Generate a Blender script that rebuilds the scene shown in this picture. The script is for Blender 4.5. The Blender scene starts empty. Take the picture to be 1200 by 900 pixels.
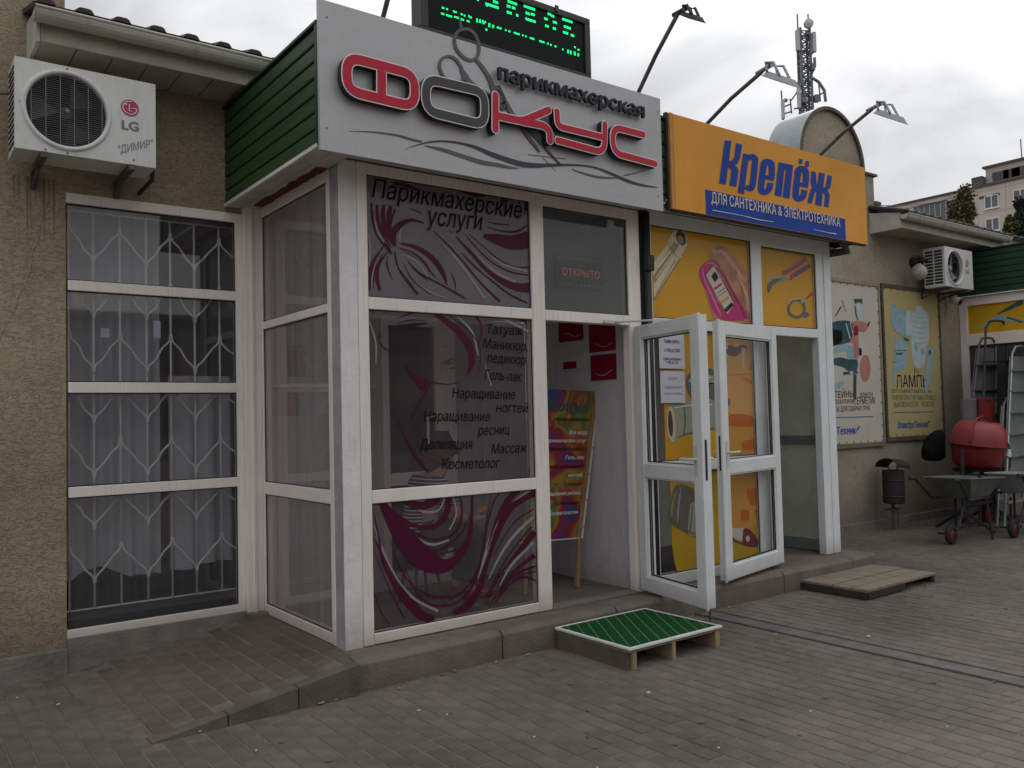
import bpy, bmesh, math, random
from mathutils import Vector, Matrix, noise, geometry
S = bpy.context.scene
COL = S.collection
R = math.radians
random.seed(7)
# ---------------------------------------------------------------- camera
CAM = Vector((-2.18731, -4.60674, 1.5))
YAW, PIT, ROL, FPX = 0.6414306, 0.0394396, -0.0239498, 996.98
cy, sy, cp, sp = math.cos(YAW), math.sin(YAW), math.cos(PIT), math.sin(PIT)
_f = Vector((sy*cp, cy*cp, sp)); _r = Vector((cy, -sy, 0)); _u = _r.cross(_f)
cR, sR = math.cos(ROL), math.sin(ROL)
CR = _r*cR + _u*sR; CU = _u*cR - _r*sR; CF = _f
cd = bpy.data.cameras.new('camera'); cam = bpy.data.objects.new('camera', cd); COL.objects.link(cam)
cam.matrix_world = Matrix(((CR.x, CU.x, -CF.x, CAM.x), (CR.y, CU.y, -CF.y, CAM.y), (CR.z, CU.z, -CF.z, CAM.z), (0, 0, 0, 1)))
cd.sensor_width = 36; cd.lens = FPX*36/1200; cd.clip_start = 0.05; cd.clip_end = 1500
S.camera = cam
# ---------------------------------------------------------------- world, sun, exposure
S.view_settings.view_transform = 'Standard'; S.view_settings.look = 'None'
S.view_settings.exposure = 0.64; S.view_settings.gamma = 1.0
SUN_EL, SUN_AZ = 34, 62          # azimuth from +Y towards +X
W = bpy.data.worlds.new('World'); S.world = W; W.use_nodes = True
nt = W.node_tree; nt.nodes.clear()
def WN(t, **k):
    n = nt.nodes.new(t)
    for a, b in k.items(): setattr(n, a, b)
    return n
wo = WN('ShaderNodeOutputWorld'); bg = WN('ShaderNodeBackground'); bg.inputs[1].default_value = 0.1
sky = WN('ShaderNodeTexSky', sky_type='NISHITA', sun_disc=False, sun_elevation=R(SUN_EL), sun_rotation=R(SUN_AZ))
tc = WN('ShaderNodeTexCoord'); mp = WN('ShaderNodeMapping'); mp.inputs['Scale'].default_value = (1.0, 1.0, 2.2)
n1 = WN('ShaderNodeTexNoise'); n1.inputs['Scale'].default_value = 2.9; n1.inputs['Detail'].default_value = 7; n1.inputs['Roughness'].default_value = .5
n1.inputs['Distortion'].default_value = .35
cr = WN('ShaderNodeValToRGB'); cr.color_ramp.elements[0].position = .34; cr.color_ramp.elements[1].position = .66
cr.color_ramp.elements[0].color = (.31, .315, .325, 1); cr.color_ramp.elements[1].color = (.66, .66, .665, 1)
sd = Vector((math.sin(R(63))*math.cos(R(24)), math.cos(R(63))*math.cos(R(24)), math.sin(R(24))))
dot = WN('ShaderNodeVectorMath', operation='DOT_PRODUCT'); dot.inputs[1].default_value = sd
gl = WN('ShaderNodeMapRange'); gl.inputs[1].default_value = .93; gl.inputs[2].default_value = 1.0; gl.inputs[3].default_value = 1.0; gl.inputs[4].default_value = 1.5
gl.interpolation_type = 'SMOOTHSTEP'
mul = WN('ShaderNodeVectorMath', operation='SCALE'); mul2 = WN('ShaderNodeVectorMath', operation='SCALE'); mul2.inputs[3].default_value = 1
mix = WN('ShaderNodeMixRGB'); mix.inputs[0].default_value = .96
L = nt.links.new
L(tc.outputs['Generated'], mp.inputs[0]); L(mp.outputs[0], n1.inputs[0]); L(n1.outputs[0], cr.inputs[0])
L(tc.outputs['Generated'], dot.inputs[0]); L(dot.outputs['Value'], gl.inputs[0])
sxyz = WN('ShaderNodeSeparateXYZ'); zen = WN('ShaderNodeMapRange'); zen.inputs[1].default_value = 0; zen.inputs[2].default_value = 1; zen.inputs[3].default_value = 5.0; zen.inputs[4].default_value = 17.5
L(tc.outputs['Generated'], sxyz.inputs[0]); L(sxyz.outputs[2], zen.inputs[0]); L(zen.outputs[0], mul2.inputs[3])    # overcast sky, overhead raised well past the horizon to lift facade and ground
L(cr.outputs[0], mul.inputs[0]); L(gl.outputs[0], mul.inputs[3]); L(mul.outputs[0], mul2.inputs[0])
L(sky.outputs[0], mix.inputs[1]); L(mul2.outputs[0], mix.inputs[2]); L(mix.outputs[0], bg.inputs[0]); L(bg.outputs[0], wo.inputs[0])
sl = bpy.data.lights.new('sun', 'SUN'); sl.energy = .5; sl.angle = R(30); sl.color = (1, .97, .93)
so = bpy.data.objects.new('sun', sl); COL.objects.link(so)
sv = Vector((math.sin(R(SUN_AZ))*math.cos(R(SUN_EL)), math.cos(R(SUN_AZ))*math.cos(R(SUN_EL)), math.sin(R(SUN_EL))))
so.rotation_euler = sv.to_track_quat('Z', 'Y').to_euler()
# ---------------------------------------------------------------- measured points: ray of a photo pixel met with a real plane
def on(px, py, ax, v):
    d = CR*((px-600)/FPX) - CU*((py-450)/FPX) + CF
    return CAM + d*((v-CAM[ax])/d[ax])
def Z(ox, oy, s): return lambda p: [(ox+q[0]/s, oy+q[1]/s)+tuple(a/s for a in q[2:]) for q in p]
# ---------------------------------------------------------------- materials
M = {}
def mat(name, col, rough=.6, var=.15, vs=6, bump=0, bs=60, metal=0, spec=.5, col2=None, detail=6, stretch=None, emit=0, dist=0):
    m = bpy.data.materials.new(name); m.use_nodes = True; t = m.node_tree; N = t.nodes; b = N['Principled BSDF']
    b.inputs['Roughness'].default_value = rough; b.inputs['Metallic'].default_value = metal
    b.inputs['Specular IOR Level'].default_value = spec
    tcn = N.new('ShaderNodeTexCoord'); mpn = N.new('ShaderNodeMapping'); t.links.new(tcn.outputs['Object'], mpn.inputs[0])
    if stretch: mpn.inputs['Scale'].default_value = stretch
    nz = N.new('ShaderNodeTexNoise'); nz.inputs['Scale'].default_value = vs; nz.inputs['Detail'].default_value = detail; nz.inputs['Roughness'].default_value = .62
    nz.inputs['Distortion'].default_value = dist
    t.links.new(mpn.outputs[0], nz.inputs[0])
    rp = N.new('ShaderNodeValToRGB'); rp.color_ramp.elements[0].position = .3; rp.color_ramp.elements[1].position = .7
    c2 = col2 or tuple(min(1, c*(1+var*.6)) for c in col); c1 = tuple(c*(1-var) for c in col)
    rp.color_ramp.elements[0].color = (*c1, 1); rp.color_ramp.elements[1].color = (*c2, 1)
    t.links.new(nz.outputs[0], rp.inputs[0]); t.links.new(rp.outputs[0], b.inputs['Base Color'])
    if bump:
        n2 = N.new('ShaderNodeTexNoise'); n2.inputs['Scale'].default_value = bs; n2.inputs['Detail'].default_value = 4
        t.links.new(mpn.outputs[0], n2.inputs[0])
        bp = N.new('ShaderNodeBump'); bp.inputs['Strength'].default_value = bump; bp.inputs['Distance'].default_value = .01
        t.links.new(n2.outputs[0], bp.inputs['Height']); t.links.new(bp.outputs[0], b.inputs['Normal'])
    if emit:
        b.inputs['Emission Color'].default_value = (*col, 1); b.inputs['Emission Strength'].default_value = emit
    M[name] = m; return m
def glass(name, tint, refl=.06, haze=0, hcol=(.4, .4, .4), rough=.02, streak=0):
    """thin pane: see-through, reflects by Fresnel, optionally a dusty or printed film"""
    haze = 1-math.sqrt(1-haze); tint = tuple(math.sqrt(q) for q in tint); refl *= .5      # two faces per pane
    m = bpy.data.materials.new(name); m.use_nodes = True; t = m.node_tree; N = t.nodes; N.clear()
    o = N.new('ShaderNodeOutputMaterial'); tr = N.new('ShaderNodeBsdfTransparent'); tr.inputs[0].default_value = (*tint, 1)
    g = N.new('ShaderNodeBsdfGlossy'); g.inputs['Roughness'].default_value = rough
    lw = N.new('ShaderNodeLayerWeight'); lw.inputs[0].default_value = .5
    pw = N.new('ShaderNodeMath'); pw.operation = 'POWER'; pw.inputs[1].default_value = 4.2; t.links.new(lw.outputs['Facing'], pw.inputs[0])
    ad = N.new('ShaderNodeMath'); ad.operation = 'MULTIPLY_ADD'; ad.inputs[1].default_value = min(.7, refl*28); ad.inputs[2].default_value = refl; ad.use_clamp = True
    t.links.new(pw.outputs[0], ad.inputs[0]); mx = N.new('ShaderNodeMixShader'); t.links.new(ad.outputs[0], mx.inputs[0])
    last = tr
    if haze:
        df = N.new('ShaderNodeBsdfDiffuse'); df.inputs[0].default_value = (*hcol, 1)
        nz = N.new('ShaderNodeTexNoise'); nz.inputs['Scale'].default_value = 2.5; nz.inputs['Detail'].default_value = 7
        tcn = N.new('ShaderNodeTexCoord'); mpn = N.new('ShaderNodeMapping'); t.links.new(tcn.outputs['Object'], mpn.inputs[0]); t.links.new(mpn.outputs[0], nz.inputs[0])
        if streak: mpn.inputs['Scale'].default_value = (9, 9, .25)
        mr = N.new('ShaderNodeMapRange'); mr.inputs[1].default_value = .25; mr.inputs[2].default_value = .75; mr.inputs[3].default_value = haze*.6; mr.inputs[4].default_value = haze*1.4
        t.links.new(nz.outputs[0], mr.inputs[0]); m2 = N.new('ShaderNodeMixShader')
        t.links.new(mr.outputs[0], m2.inputs[0]); t.links.new(tr.outputs[0], m2.inputs[1]); t.links.new(df.outputs[0], m2.inputs[2]); last = m2
    t.links.new(last.outputs[0], mx.inputs[1]); t.links.new(g.outputs[0], mx.inputs[2]); t.links.new(mx.outputs[0], o.inputs[0])
    M[name] = m; return m
def stucco(name, c1, c2):
    m = bpy.data.materials.new(name); m.use_nodes = True; t = m.node_tree; N = t.nodes; b = N['Principled BSDF']; K = t.links.new
    b.inputs['Roughness'].default_value = .9; b.inputs['Specular IOR Level'].default_value = .15
    tcn = N.new('ShaderNodeTexCoord')
    a = N.new('ShaderNodeTexNoise'); a.inputs['Scale'].default_value = 1.1; a.inputs['Detail'].default_value = 8; a.inputs['Roughness'].default_value = .65
    K(tcn.outputs['Object'], a.inputs[0])
    rp = N.new('ShaderNodeValToRGB'); rp.color_ramp.elements[0].position = .32; rp.color_ramp.elements[1].position = .68
    rp.color_ramp.elements[0].color = (*c1, 1); rp.color_ramp.elements[1].color = (*c2, 1); K(a.outputs[0], rp.inputs[0])
    # worm tracks of the bark-beetle render: thin dark furrows
    mpn = N.new('ShaderNodeMapping'); mpn.inputs['Scale'].default_value = (16, 16, 34); K(tcn.outputs['Object'], mpn.inputs[0])
    w = N.new('ShaderNodeTexNoise'); w.inputs['Scale'].default_value = 1; w.inputs['Detail'].default_value = 1.5; w.inputs['Distortion'].default_value = 1.6
    K(mpn.outputs[0], w.inputs[0])
    r2 = N.new('ShaderNodeValToRGB'); e = r2.color_ramp.elements; e[0].position = .455; e[1].position = .56
    e[0].color = (1, 1, 1, 1); e[1].color = (1, 1, 1, 1); q = e.new(.495); q.color = (0, 0, 0, 1); K(w.outputs[0], r2.inputs[0])
    f = N.new('ShaderNodeTexNoise'); f.inputs['Scale'].default_value = 130; f.inputs['Detail'].default_value = 3; K(tcn.outputs['Object'], f.inputs[0])
    mu = N.new('ShaderNodeMixRGB'); mu.blend_type = 'MULTIPLY'; mu.inputs[0].default_value = .34; K(rp.outputs[0], mu.inputs[1]); K(r2.outputs[0], mu.inputs[2])
    m3 = N.new('ShaderNodeMixRGB'); m3.blend_type = 'MULTIPLY'; m3.inputs[0].default_value = .35; K(mu.outputs[0], m3.inputs[1]); K(f.outputs[0], m3.inputs[2])
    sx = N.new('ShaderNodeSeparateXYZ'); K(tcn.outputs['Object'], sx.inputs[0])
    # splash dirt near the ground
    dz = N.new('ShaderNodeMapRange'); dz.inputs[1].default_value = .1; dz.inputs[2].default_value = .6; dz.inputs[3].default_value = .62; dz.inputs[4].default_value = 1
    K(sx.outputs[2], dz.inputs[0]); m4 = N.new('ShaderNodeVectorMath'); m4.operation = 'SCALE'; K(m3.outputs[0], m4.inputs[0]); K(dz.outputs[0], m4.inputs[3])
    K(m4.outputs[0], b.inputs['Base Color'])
    ad = N.new('ShaderNodeMath'); ad.operation = 'MULTIPLY_ADD'; ad.inputs[1].default_value = .25; K(f.outputs[0], ad.inputs[0]); K(r2.outputs[0], ad.inputs[2])
    bp = N.new('ShaderNodeBump'); bp.inputs['Strength'].default_value = .55; bp.inputs['Distance'].default_value = .006
    K(ad.outputs[0], bp.inputs['Height']); K(bp.outputs[0], b.inputs['Normal'])
    M[name] = m
def paver(name, c, rnd=.25):
    m = mat(name, c, .85, .22, 9, .5, 90, spec=.25); t = m.node_tree; N = t.nodes; b = N['Principled BSDF']
    src = b.inputs['Base Color'].links[0].from_socket
    oi = N.new('ShaderNodeObjectInfo'); ge = N.new('ShaderNodeNewGeometry')
    ad = N.new('ShaderNodeMath'); ad.operation = 'ADD'; t.links.new(oi.outputs['Random'], ad.inputs[0]); t.links.new(ge.outputs['Random Per Island'], ad.inputs[1])
    fr = N.new('ShaderNodeMath'); fr.operation = 'FRACT'; t.links.new(ad.outputs[0], fr.inputs[0])
    mr = N.new('ShaderNodeMapRange'); mr.inputs[3].default_value = 1-rnd; mr.inputs[4].default_value = 1+rnd*.6; t.links.new(fr.outputs[0], mr.inputs[0])
    # broad stains run over many stones: use world position
    big = N.new('ShaderNodeTexNoise'); big.inputs['Scale'].default_value = .9; big.inputs['Detail'].default_value = 7; t.links.new(ge.outputs['Position'], big.inputs[0])
    m2 = N.new('ShaderNodeMapRange'); m2.inputs[1].default_value = .3; m2.inputs[2].default_value = .7; m2.inputs[3].default_value = .62; m2.inputs[4].default_value = 1.22; t.links.new(big.outputs[0], m2.inputs[0])
    mm = N.new('ShaderNodeMath'); mm.operation = 'MULTIPLY'; t.links.new(mr.outputs[0], mm.inputs[0]); t.links.new(m2.outputs[0], mm.inputs[1])
    sc = N.new('ShaderNodeVectorMath'); sc.operation = 'SCALE'; t.links.new(src, sc.inputs[0]); t.links.new(mm.outputs[0], sc.inputs[3]); t.links.new(sc.outputs[0], b.inputs['Base Color'])
stucco('stucco', (.36, .295, .205), (.51, .425, .305))
stucco('stucco_pale', (.38, .335, .25), (.52, .46, .36))
mat('plinth', (.2, .185, .165), .9, .35, 5, .6, 50, spec=.2)
mat('concrete', (.165, .142, .118), .9, .3, 4, .6, 60, spec=.2)
mat('concrete_dark', (.125, .11, .095), .92, .35, 4, .5, 60, spec=.2)
mat('mortar', (.165, .146, .12), .95, .3, 12, .6, 120, spec=.1)
paver('paver', (.142, .127, .109), .09); paver('ramp_paver', (.132, .111, .09), .09)
mat('drain', (.125, .12, .11), .8, .35, 7, .4, 60, spec=.3)
mat('upvc', (.86, .79, .74), .38, .09, 3, 0, 60, spec=.5, stretch=(1, 1, .35))
mat('upvc_blue', (.76, .79, .80), .35, .08, 3, spec=.5)
mat('rubber', (.02, .02, .02), .7, .2)
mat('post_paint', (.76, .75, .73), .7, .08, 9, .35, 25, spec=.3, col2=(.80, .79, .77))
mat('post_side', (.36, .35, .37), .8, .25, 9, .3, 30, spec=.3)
mat('rust', (.16, .05, .025), .95, .4, 20, .6, 90, spec=.1)
mat('green_metal', (.026, .066, .02), .5, .3, 3, .06, 20, spec=.4, stretch=(.4, .4, 4))
mat('green_dark', (.012, .045, .024), .5, .25, 3, spec=.4)
mat('soffit_white', (.52, .49, .44), .6, .2, 5, spec=.4)
mat('soffit_beige', (.44, .42, .33), .55, .2, 5, spec=.4)
mat('gutter', (.52, .52, .43), .4, .2, 4, spec=.5, stretch=(.5, 4, 4))
mat('roof_red', (.035, .022, .024), .6, .4, 8, spec=.4)
mat('silver', (.46, .45, .46), .42, .05, 2, metal=.25, spec=.4, stretch=(.3, 1, 4))
mat('silver_edge', (.25, .24, .24), .5)
mat('letter_red', (.50, .018, .045), .4, .06, 8, spec=.25)
mat('letter_black', (.028, .032, .036), .4, .1, spec=.5)
mat('letter_side', (.012, .011, .02), .6, .1)
mat('letter_white', (.8, .77, .77), .4, .05)
mat('print_grey', (.1, .095, .1), .5, .1)
mat('print_dark', (.035, .033, .045), .5, .1)
mat('led_case', (.028, .028, .03), .5, .2)
mat('led_screen', (.004, .01, .008), .35, .2)
mat('led_green', (.0, .75, .18), .5, 0, emit=1.1)
mat('led_red', (.55, .09, .05), .5, 0, emit=.35)  # letters and dots of the door board get a weak glow
mat('orange', (.74, .33, .045), .5, .1, 1.6, spec=.4, col2=(.80, .37, .075))
mat('orange_edge', (.55, .25, .06), .6)
mat('blue', (.02, .065, .34), .5, .1, spec=.12)
mat('print_pale', (.72, .62, .52), .5, .1)
mat('ac_white', (.66, .66, .63), .45, .08, 3)
mat('ac_dark', (.03, .028, .035), .6, .2)
mat('ac_fan', (.055, .05, .06), .6, .1); mat('ac_grille', (.17, .165, .165), .5, .1)
mat('lg_red', (.42, .02, .09), .4, .05); mat('lg_grey', (.16, .18, .2), .5, .05); mat('stamp', (.2, .24, .29), .6, .2, 30)
mat('iron', (.10, .085, .075), .6, .4, 18, spec=.4)
mat('iron_dark', (.03, .028, .028), .6, .3, 18, spec=.4)
mat('galv', (.27, .30, .31), .45, .2, 5, metal=.5, spec=.5)
mat('galv_light', (.42, .44, .44), .5, .2, 5, metal=.3)
mat('plum', (.072, .005, .026), .5, .2, 5, spec=.2); mat('plum_dark', (.02, .008, .012), .5, .2, 5, spec=.2)
mat('halo', (.24, .22, .225), .7, .1, spec=.1); mat('strand_pale', (.27, .25, .26), .7, .1, spec=.1); mat('text_black', (.010, .008, .009), .6, .1, spec=.1)
mat('yellow', (.78, .385, .012), .5, .1, 1.5, col2=(.80, .41, .025), spec=.1); mat('yellow_dark', (.62, .36, .02), .55, .15, 2, spec=.1)
mat('pipe_white', (.8, .72, .5), .5, .1, 20, stretch=(4, 1, 1)); mat('pipe_shade', (.42, .30, .13), .5, .15); mat('pipe_dark', (.1, .07, .05), .5)
mat('fitting', (.42, .42, .33), .5, .2, 14, stretch=(8, 1, 1)); mat('fitting_dark', (.17, .16, .13), .5, .3, 14, stretch=(10, 1, 1))
mat('skin_print', (.58, .27, .17), .6, .35, 9); mat('pink', (.62, .03, .2), .5, .15, 4); mat('pink_light', (.8, .22, .36), .5, .1, spec=.1); mat('pink_dark', (.36, .01, .1), .5, .1, spec=.1); mat('skin_light', (.75, .42, .3), .6, .15, spec=.1); mat('skin_dark', (.36, .14, .08), .6, .15, spec=.1); mat('pipe_light', (.9, .86, .72), .6, .05, spec=.1); mat('plier_red', (.55, .06, .05), .5, .1)
mat('plier_blue', (.1, .14, .25), .5); mat('orange_item', (.66, .15, .015), .5, .1); mat('paper', (.66, .66, .74), .6, .05); mat('burgundy', (.22, .02, .05), .5, .2)
mat('beige_poster', (.58, .54, .46), .55, .1, 2); mat('sand_poster', (.48, .42, .24), .55, .12, 2, col2=(.52, .43, .18))
mat('teal', (.05, .11, .13), .5, .4, 9); mat('lamp_blue', (.30, .45, .52), .5, .2, 12); mat('lamp_white', (.5, .6, .62), .5, .15, 12)
mat('coral', (.5, .22, .19), .5, .2, 9); mat('logo_blue', (.02, .1, .38), .5)
mat('wood', (.30, .19, .10), .75, .35, 9, .3, 60, stretch=(1, 1, .25)); mat('board_brown', (.125, .098, .075), .85, .25, 8, .3, 60, spec=.2); mat('wood_grey', (.225, .195, .155), .85, .3, 8, .4, 60, stretch=(4, .6, 1), spec=.2)
mat('wood_dark', (.05, .04, .035), .85, .35, 9, .4, 60, spec=.2); mat('wood_pale', (.33, .24, .14), .8, .25, 12, spec=.2)
mat('turf', (.012, .085, .025), .95, .4, 90, 1.0, 260, spec=.1)
mat('trim_white', (.66, .66, .63), .6, .15, 8); mat('turf_line', (.14, .22, .11), .9)
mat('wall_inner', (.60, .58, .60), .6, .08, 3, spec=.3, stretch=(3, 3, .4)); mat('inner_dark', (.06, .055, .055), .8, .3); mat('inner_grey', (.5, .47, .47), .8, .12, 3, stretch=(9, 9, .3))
mat('inner_floor', (.17, .155, .145), .8, .3, 5); mat('curtain', (.50, .49, .52), .9, .12, 4); mat('curtain_dark', (.13, .12, .125), .9, .2, 4)
mat('cert_red', (.24, .008, .035), .4, .2, 5); mat('cert_gold', (.5, .3, .2), .5)
mat('grille', (.78, .76, .74), .5, .1)
mat('mixer_red', (.20, .012, .016), .5, .25, 5, spec=.5); mat('mixer_red2', (.27, .04, .042), .45, .2, 5); mat('barrow', (.15, .155, .15), .45, .3, 6, metal=.4); mat('barrow_pale', (.34, .37, .35), .4, .2, 6, metal=.3)
mat('tyre', (.018, .018, .018), .8, .2); mat('bag', (.006, .006, .006), .9, .3, 8, .8, 14, spec=.12)
mat('alu', (.33, .37, .35), .45, .15, 9, metal=.5); mat('alu_dark', (.10, .10, .11), .5, .2, 9, metal=.4); mat('panel_grey', (.13, .125, .13), .6, .2, 9)
mat('panel_building', (.60, .53, .465), .9, .12, .25, spec=.1); mat('panel_building2', (.45, .38, .33), .9, .12, .4); mat('glass_far', (.10, .13, .15), .15, .3, .5, spec=.6); mat('roof_far', (.1, .09, .085), .9)
mat('opp_wall', (.20, .18, .16), .9, .2, .2); mat('opp_glass', (.04, .045, .05), .2)
mat('leaf', (.075, .085, .03), .8, .45, 1.2, col2=(.16, .135, .045)); mat('leaf_dark', (.028, .04, .018), .8, .4, 1.2); mat('bark', (.1, .08, .06), .9)
mat('mast', (.17, .18, .2), .5, .15, metal=.4); mat('antenna', (.5, .51, .5), .5, .1); mat('wire', (.05, .05, .055), .7)
mat('film_mid', (.2, .19, .19), .8)
mat('white_plastic', (.6, .6, .58), .5, .1); mat('globe', (.40, .40, .36), .25, .15, 8)
mat('skin', (.42, .25, .18), .55, .1, 8); mat('hair', (.07, .035, .025), .7, .4, 30, .6, 120, stretch=(6, 6, 1)); mat('trousers', (.03, .03, .04), .85, .2)
mat('stool', (.10, .02, .025), .6, .2); mat('frost_green', (.22, .26, .22), .3, .22, 2.5)
mat('litter', (.55, .53, .5), .8, .3, 40); mat('grass_bit', (.08, .12, .03), .9)
mat('gable_dark', (.12, .105, .085), .8, .3)
glass('glass', (.95, .96, .95), .018, .015, (.35, .35, .35))
glass('glass_dirty', (.85, .85, .85), .05, .46, (.50, .45, .45), streak=1)
glass('glass_window', (.84, .85, .87), .10, .16, (.30, .29, .29), streak=1)
glass('film_grey', (.6, .6, .6), .05, .74, (.25, .23, .235))
glass('film_thin', (.86, .84, .85), .05, .20, (.22, .19, .195))
glass('glass_tint', (.62, .66, .62), .10, .36, (.16, .175, .155))
glass('glass_frost', (.75, .8, .75), .05, .62, (.56, .62, .53))  # frosted film; haze colour lightened to emulate daylight coming through
glass('glass_dark', (.35, .35, .36), .05, .2, (.05, .05, .055))
for k_ in ('pink', 'plier_red', 'plier_blue', 'skin_print', 'pipe_white', 'pipe_shade', 'pipe_dark', 'fitting', 'fitting_dark', 'orange_item', 'print_pale', 'burgundy', 'teal', 'lamp_blue', 'lamp_white', 'coral', 'logo_blue', 'beige_poster', 'sand_poster', 'orange', 'cert_red', 'led_screen', 'paper'):
    M[k_].node_tree.nodes['Principled BSDF'].inputs['Specular IOR Level'].default_value = .12
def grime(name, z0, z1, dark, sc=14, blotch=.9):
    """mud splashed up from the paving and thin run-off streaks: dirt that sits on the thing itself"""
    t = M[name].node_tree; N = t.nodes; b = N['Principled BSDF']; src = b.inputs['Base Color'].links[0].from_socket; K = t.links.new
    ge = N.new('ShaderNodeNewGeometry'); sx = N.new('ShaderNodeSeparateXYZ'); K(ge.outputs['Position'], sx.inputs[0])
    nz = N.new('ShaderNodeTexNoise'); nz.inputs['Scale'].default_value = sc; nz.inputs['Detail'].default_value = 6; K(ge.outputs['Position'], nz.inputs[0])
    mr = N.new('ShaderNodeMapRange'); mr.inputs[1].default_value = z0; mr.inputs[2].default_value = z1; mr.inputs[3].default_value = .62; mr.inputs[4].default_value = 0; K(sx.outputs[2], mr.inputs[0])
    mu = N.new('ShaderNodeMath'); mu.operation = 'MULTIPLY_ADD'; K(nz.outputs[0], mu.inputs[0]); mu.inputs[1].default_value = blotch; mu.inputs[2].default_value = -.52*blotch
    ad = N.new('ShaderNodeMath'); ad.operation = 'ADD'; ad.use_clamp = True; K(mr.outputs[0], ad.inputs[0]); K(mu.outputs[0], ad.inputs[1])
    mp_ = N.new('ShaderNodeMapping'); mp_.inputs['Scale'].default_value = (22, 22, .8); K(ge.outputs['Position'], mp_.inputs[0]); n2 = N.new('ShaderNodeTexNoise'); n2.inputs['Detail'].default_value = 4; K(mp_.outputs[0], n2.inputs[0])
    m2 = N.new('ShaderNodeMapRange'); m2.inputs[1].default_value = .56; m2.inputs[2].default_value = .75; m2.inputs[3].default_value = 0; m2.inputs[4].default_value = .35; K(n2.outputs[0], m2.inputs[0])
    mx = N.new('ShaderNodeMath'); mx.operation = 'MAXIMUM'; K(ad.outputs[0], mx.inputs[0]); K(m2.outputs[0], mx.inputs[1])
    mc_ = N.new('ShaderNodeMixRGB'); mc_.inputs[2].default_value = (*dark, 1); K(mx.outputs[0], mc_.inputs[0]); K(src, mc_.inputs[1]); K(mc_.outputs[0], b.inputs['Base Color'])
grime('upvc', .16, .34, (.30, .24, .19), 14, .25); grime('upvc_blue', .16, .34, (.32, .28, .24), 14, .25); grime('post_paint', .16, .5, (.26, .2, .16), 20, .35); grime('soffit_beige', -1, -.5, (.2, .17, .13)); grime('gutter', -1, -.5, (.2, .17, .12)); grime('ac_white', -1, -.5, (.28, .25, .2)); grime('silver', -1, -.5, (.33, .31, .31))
grime('stucco', -1, -.5, (.17, .14, .105), 3); grime('stucco_pale', -1, -.5, (.22, .19, .15), 3); grime('concrete', -.05, .10, (.10, .085, .07), 9); grime('wall_inner', .16, .45, (.3, .27, .25))
# striped shirt
m = mat('shirt', (.5, .5, .52), .85, .1); t = m.node_tree; N = t.nodes; b = N['Principled BSDF']
tcn = N.new('ShaderNodeTexCoord'); sx = N.new('ShaderNodeSeparateXYZ'); t.links.new(tcn.outputs['Object'], sx.inputs[0])
ml = N.new('ShaderNodeMath'); ml.operation = 'MULTIPLY'; ml.inputs[1].default_value = 260; t.links.new(sx.outputs[2], ml.inputs[0])
sn = N.new('ShaderNodeMath'); sn.operation = 'SINE'; t.links.new(ml.outputs[0], sn.inputs[0])
rr = N.new('ShaderNodeValToRGB'); rr.color_ramp.elements[0].position = .4; rr.color_ramp.elements[1].position = .55
rr.color_ramp.elements[0].color = (.03, .03, .05, 1); rr.color_ramp.elements[1].color = (.6, .6, .62, 1)
t.links.new(sn.outputs[0], rr.inputs[0]); t.links.new(rr.outputs[0], b.inputs['Base Color'])
# rainbow print of the pavement sign, its colours darkened for the doorway shade
m = bpy.data.materials.new('rainbow'); m.use_nodes = True; M['rainbow'] = m; t = m.node_tree; N = t.nodes; b = N['Principled BSDF']
tcn = N.new('ShaderNodeTexCoord'); nz = N.new('ShaderNodeTexNoise'); nz.inputs['Scale'].default_value = 2.6; nz.inputs['Detail'].default_value = 2.5; nz.inputs['Distortion'].default_value = .8
t.links.new(tcn.outputs['Object'], nz.inputs[0]); rr = N.new('ShaderNodeValToRGB'); e = rr.color_ramp.elements
e[0].position = .34; e[0].color = (0.019, 0.05, 0.186, 1); e[1].position = .66; e[1].color = (0.31, 0.223, 0.025, 1)
for p_, c_ in ((.41, (0.186, 0.019, 0.074)), (.46, (0.236, 0.012, 0.019)), (.50, (0.31, 0.074, 0.019)), (.54, (0.298, 0.198, 0.031)), (.58, (0.099, 0.149, 0.031)), (.62, (0.236, 0.031, 0.031))):
    q = e.new(p_); q.color = (*c_, 1)
t.links.new(nz.outputs[0], rr.inputs[0]); t.links.new(rr.outputs[0], b.inputs['Base Color']); b.inputs['Roughness'].default_value = .5
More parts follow.
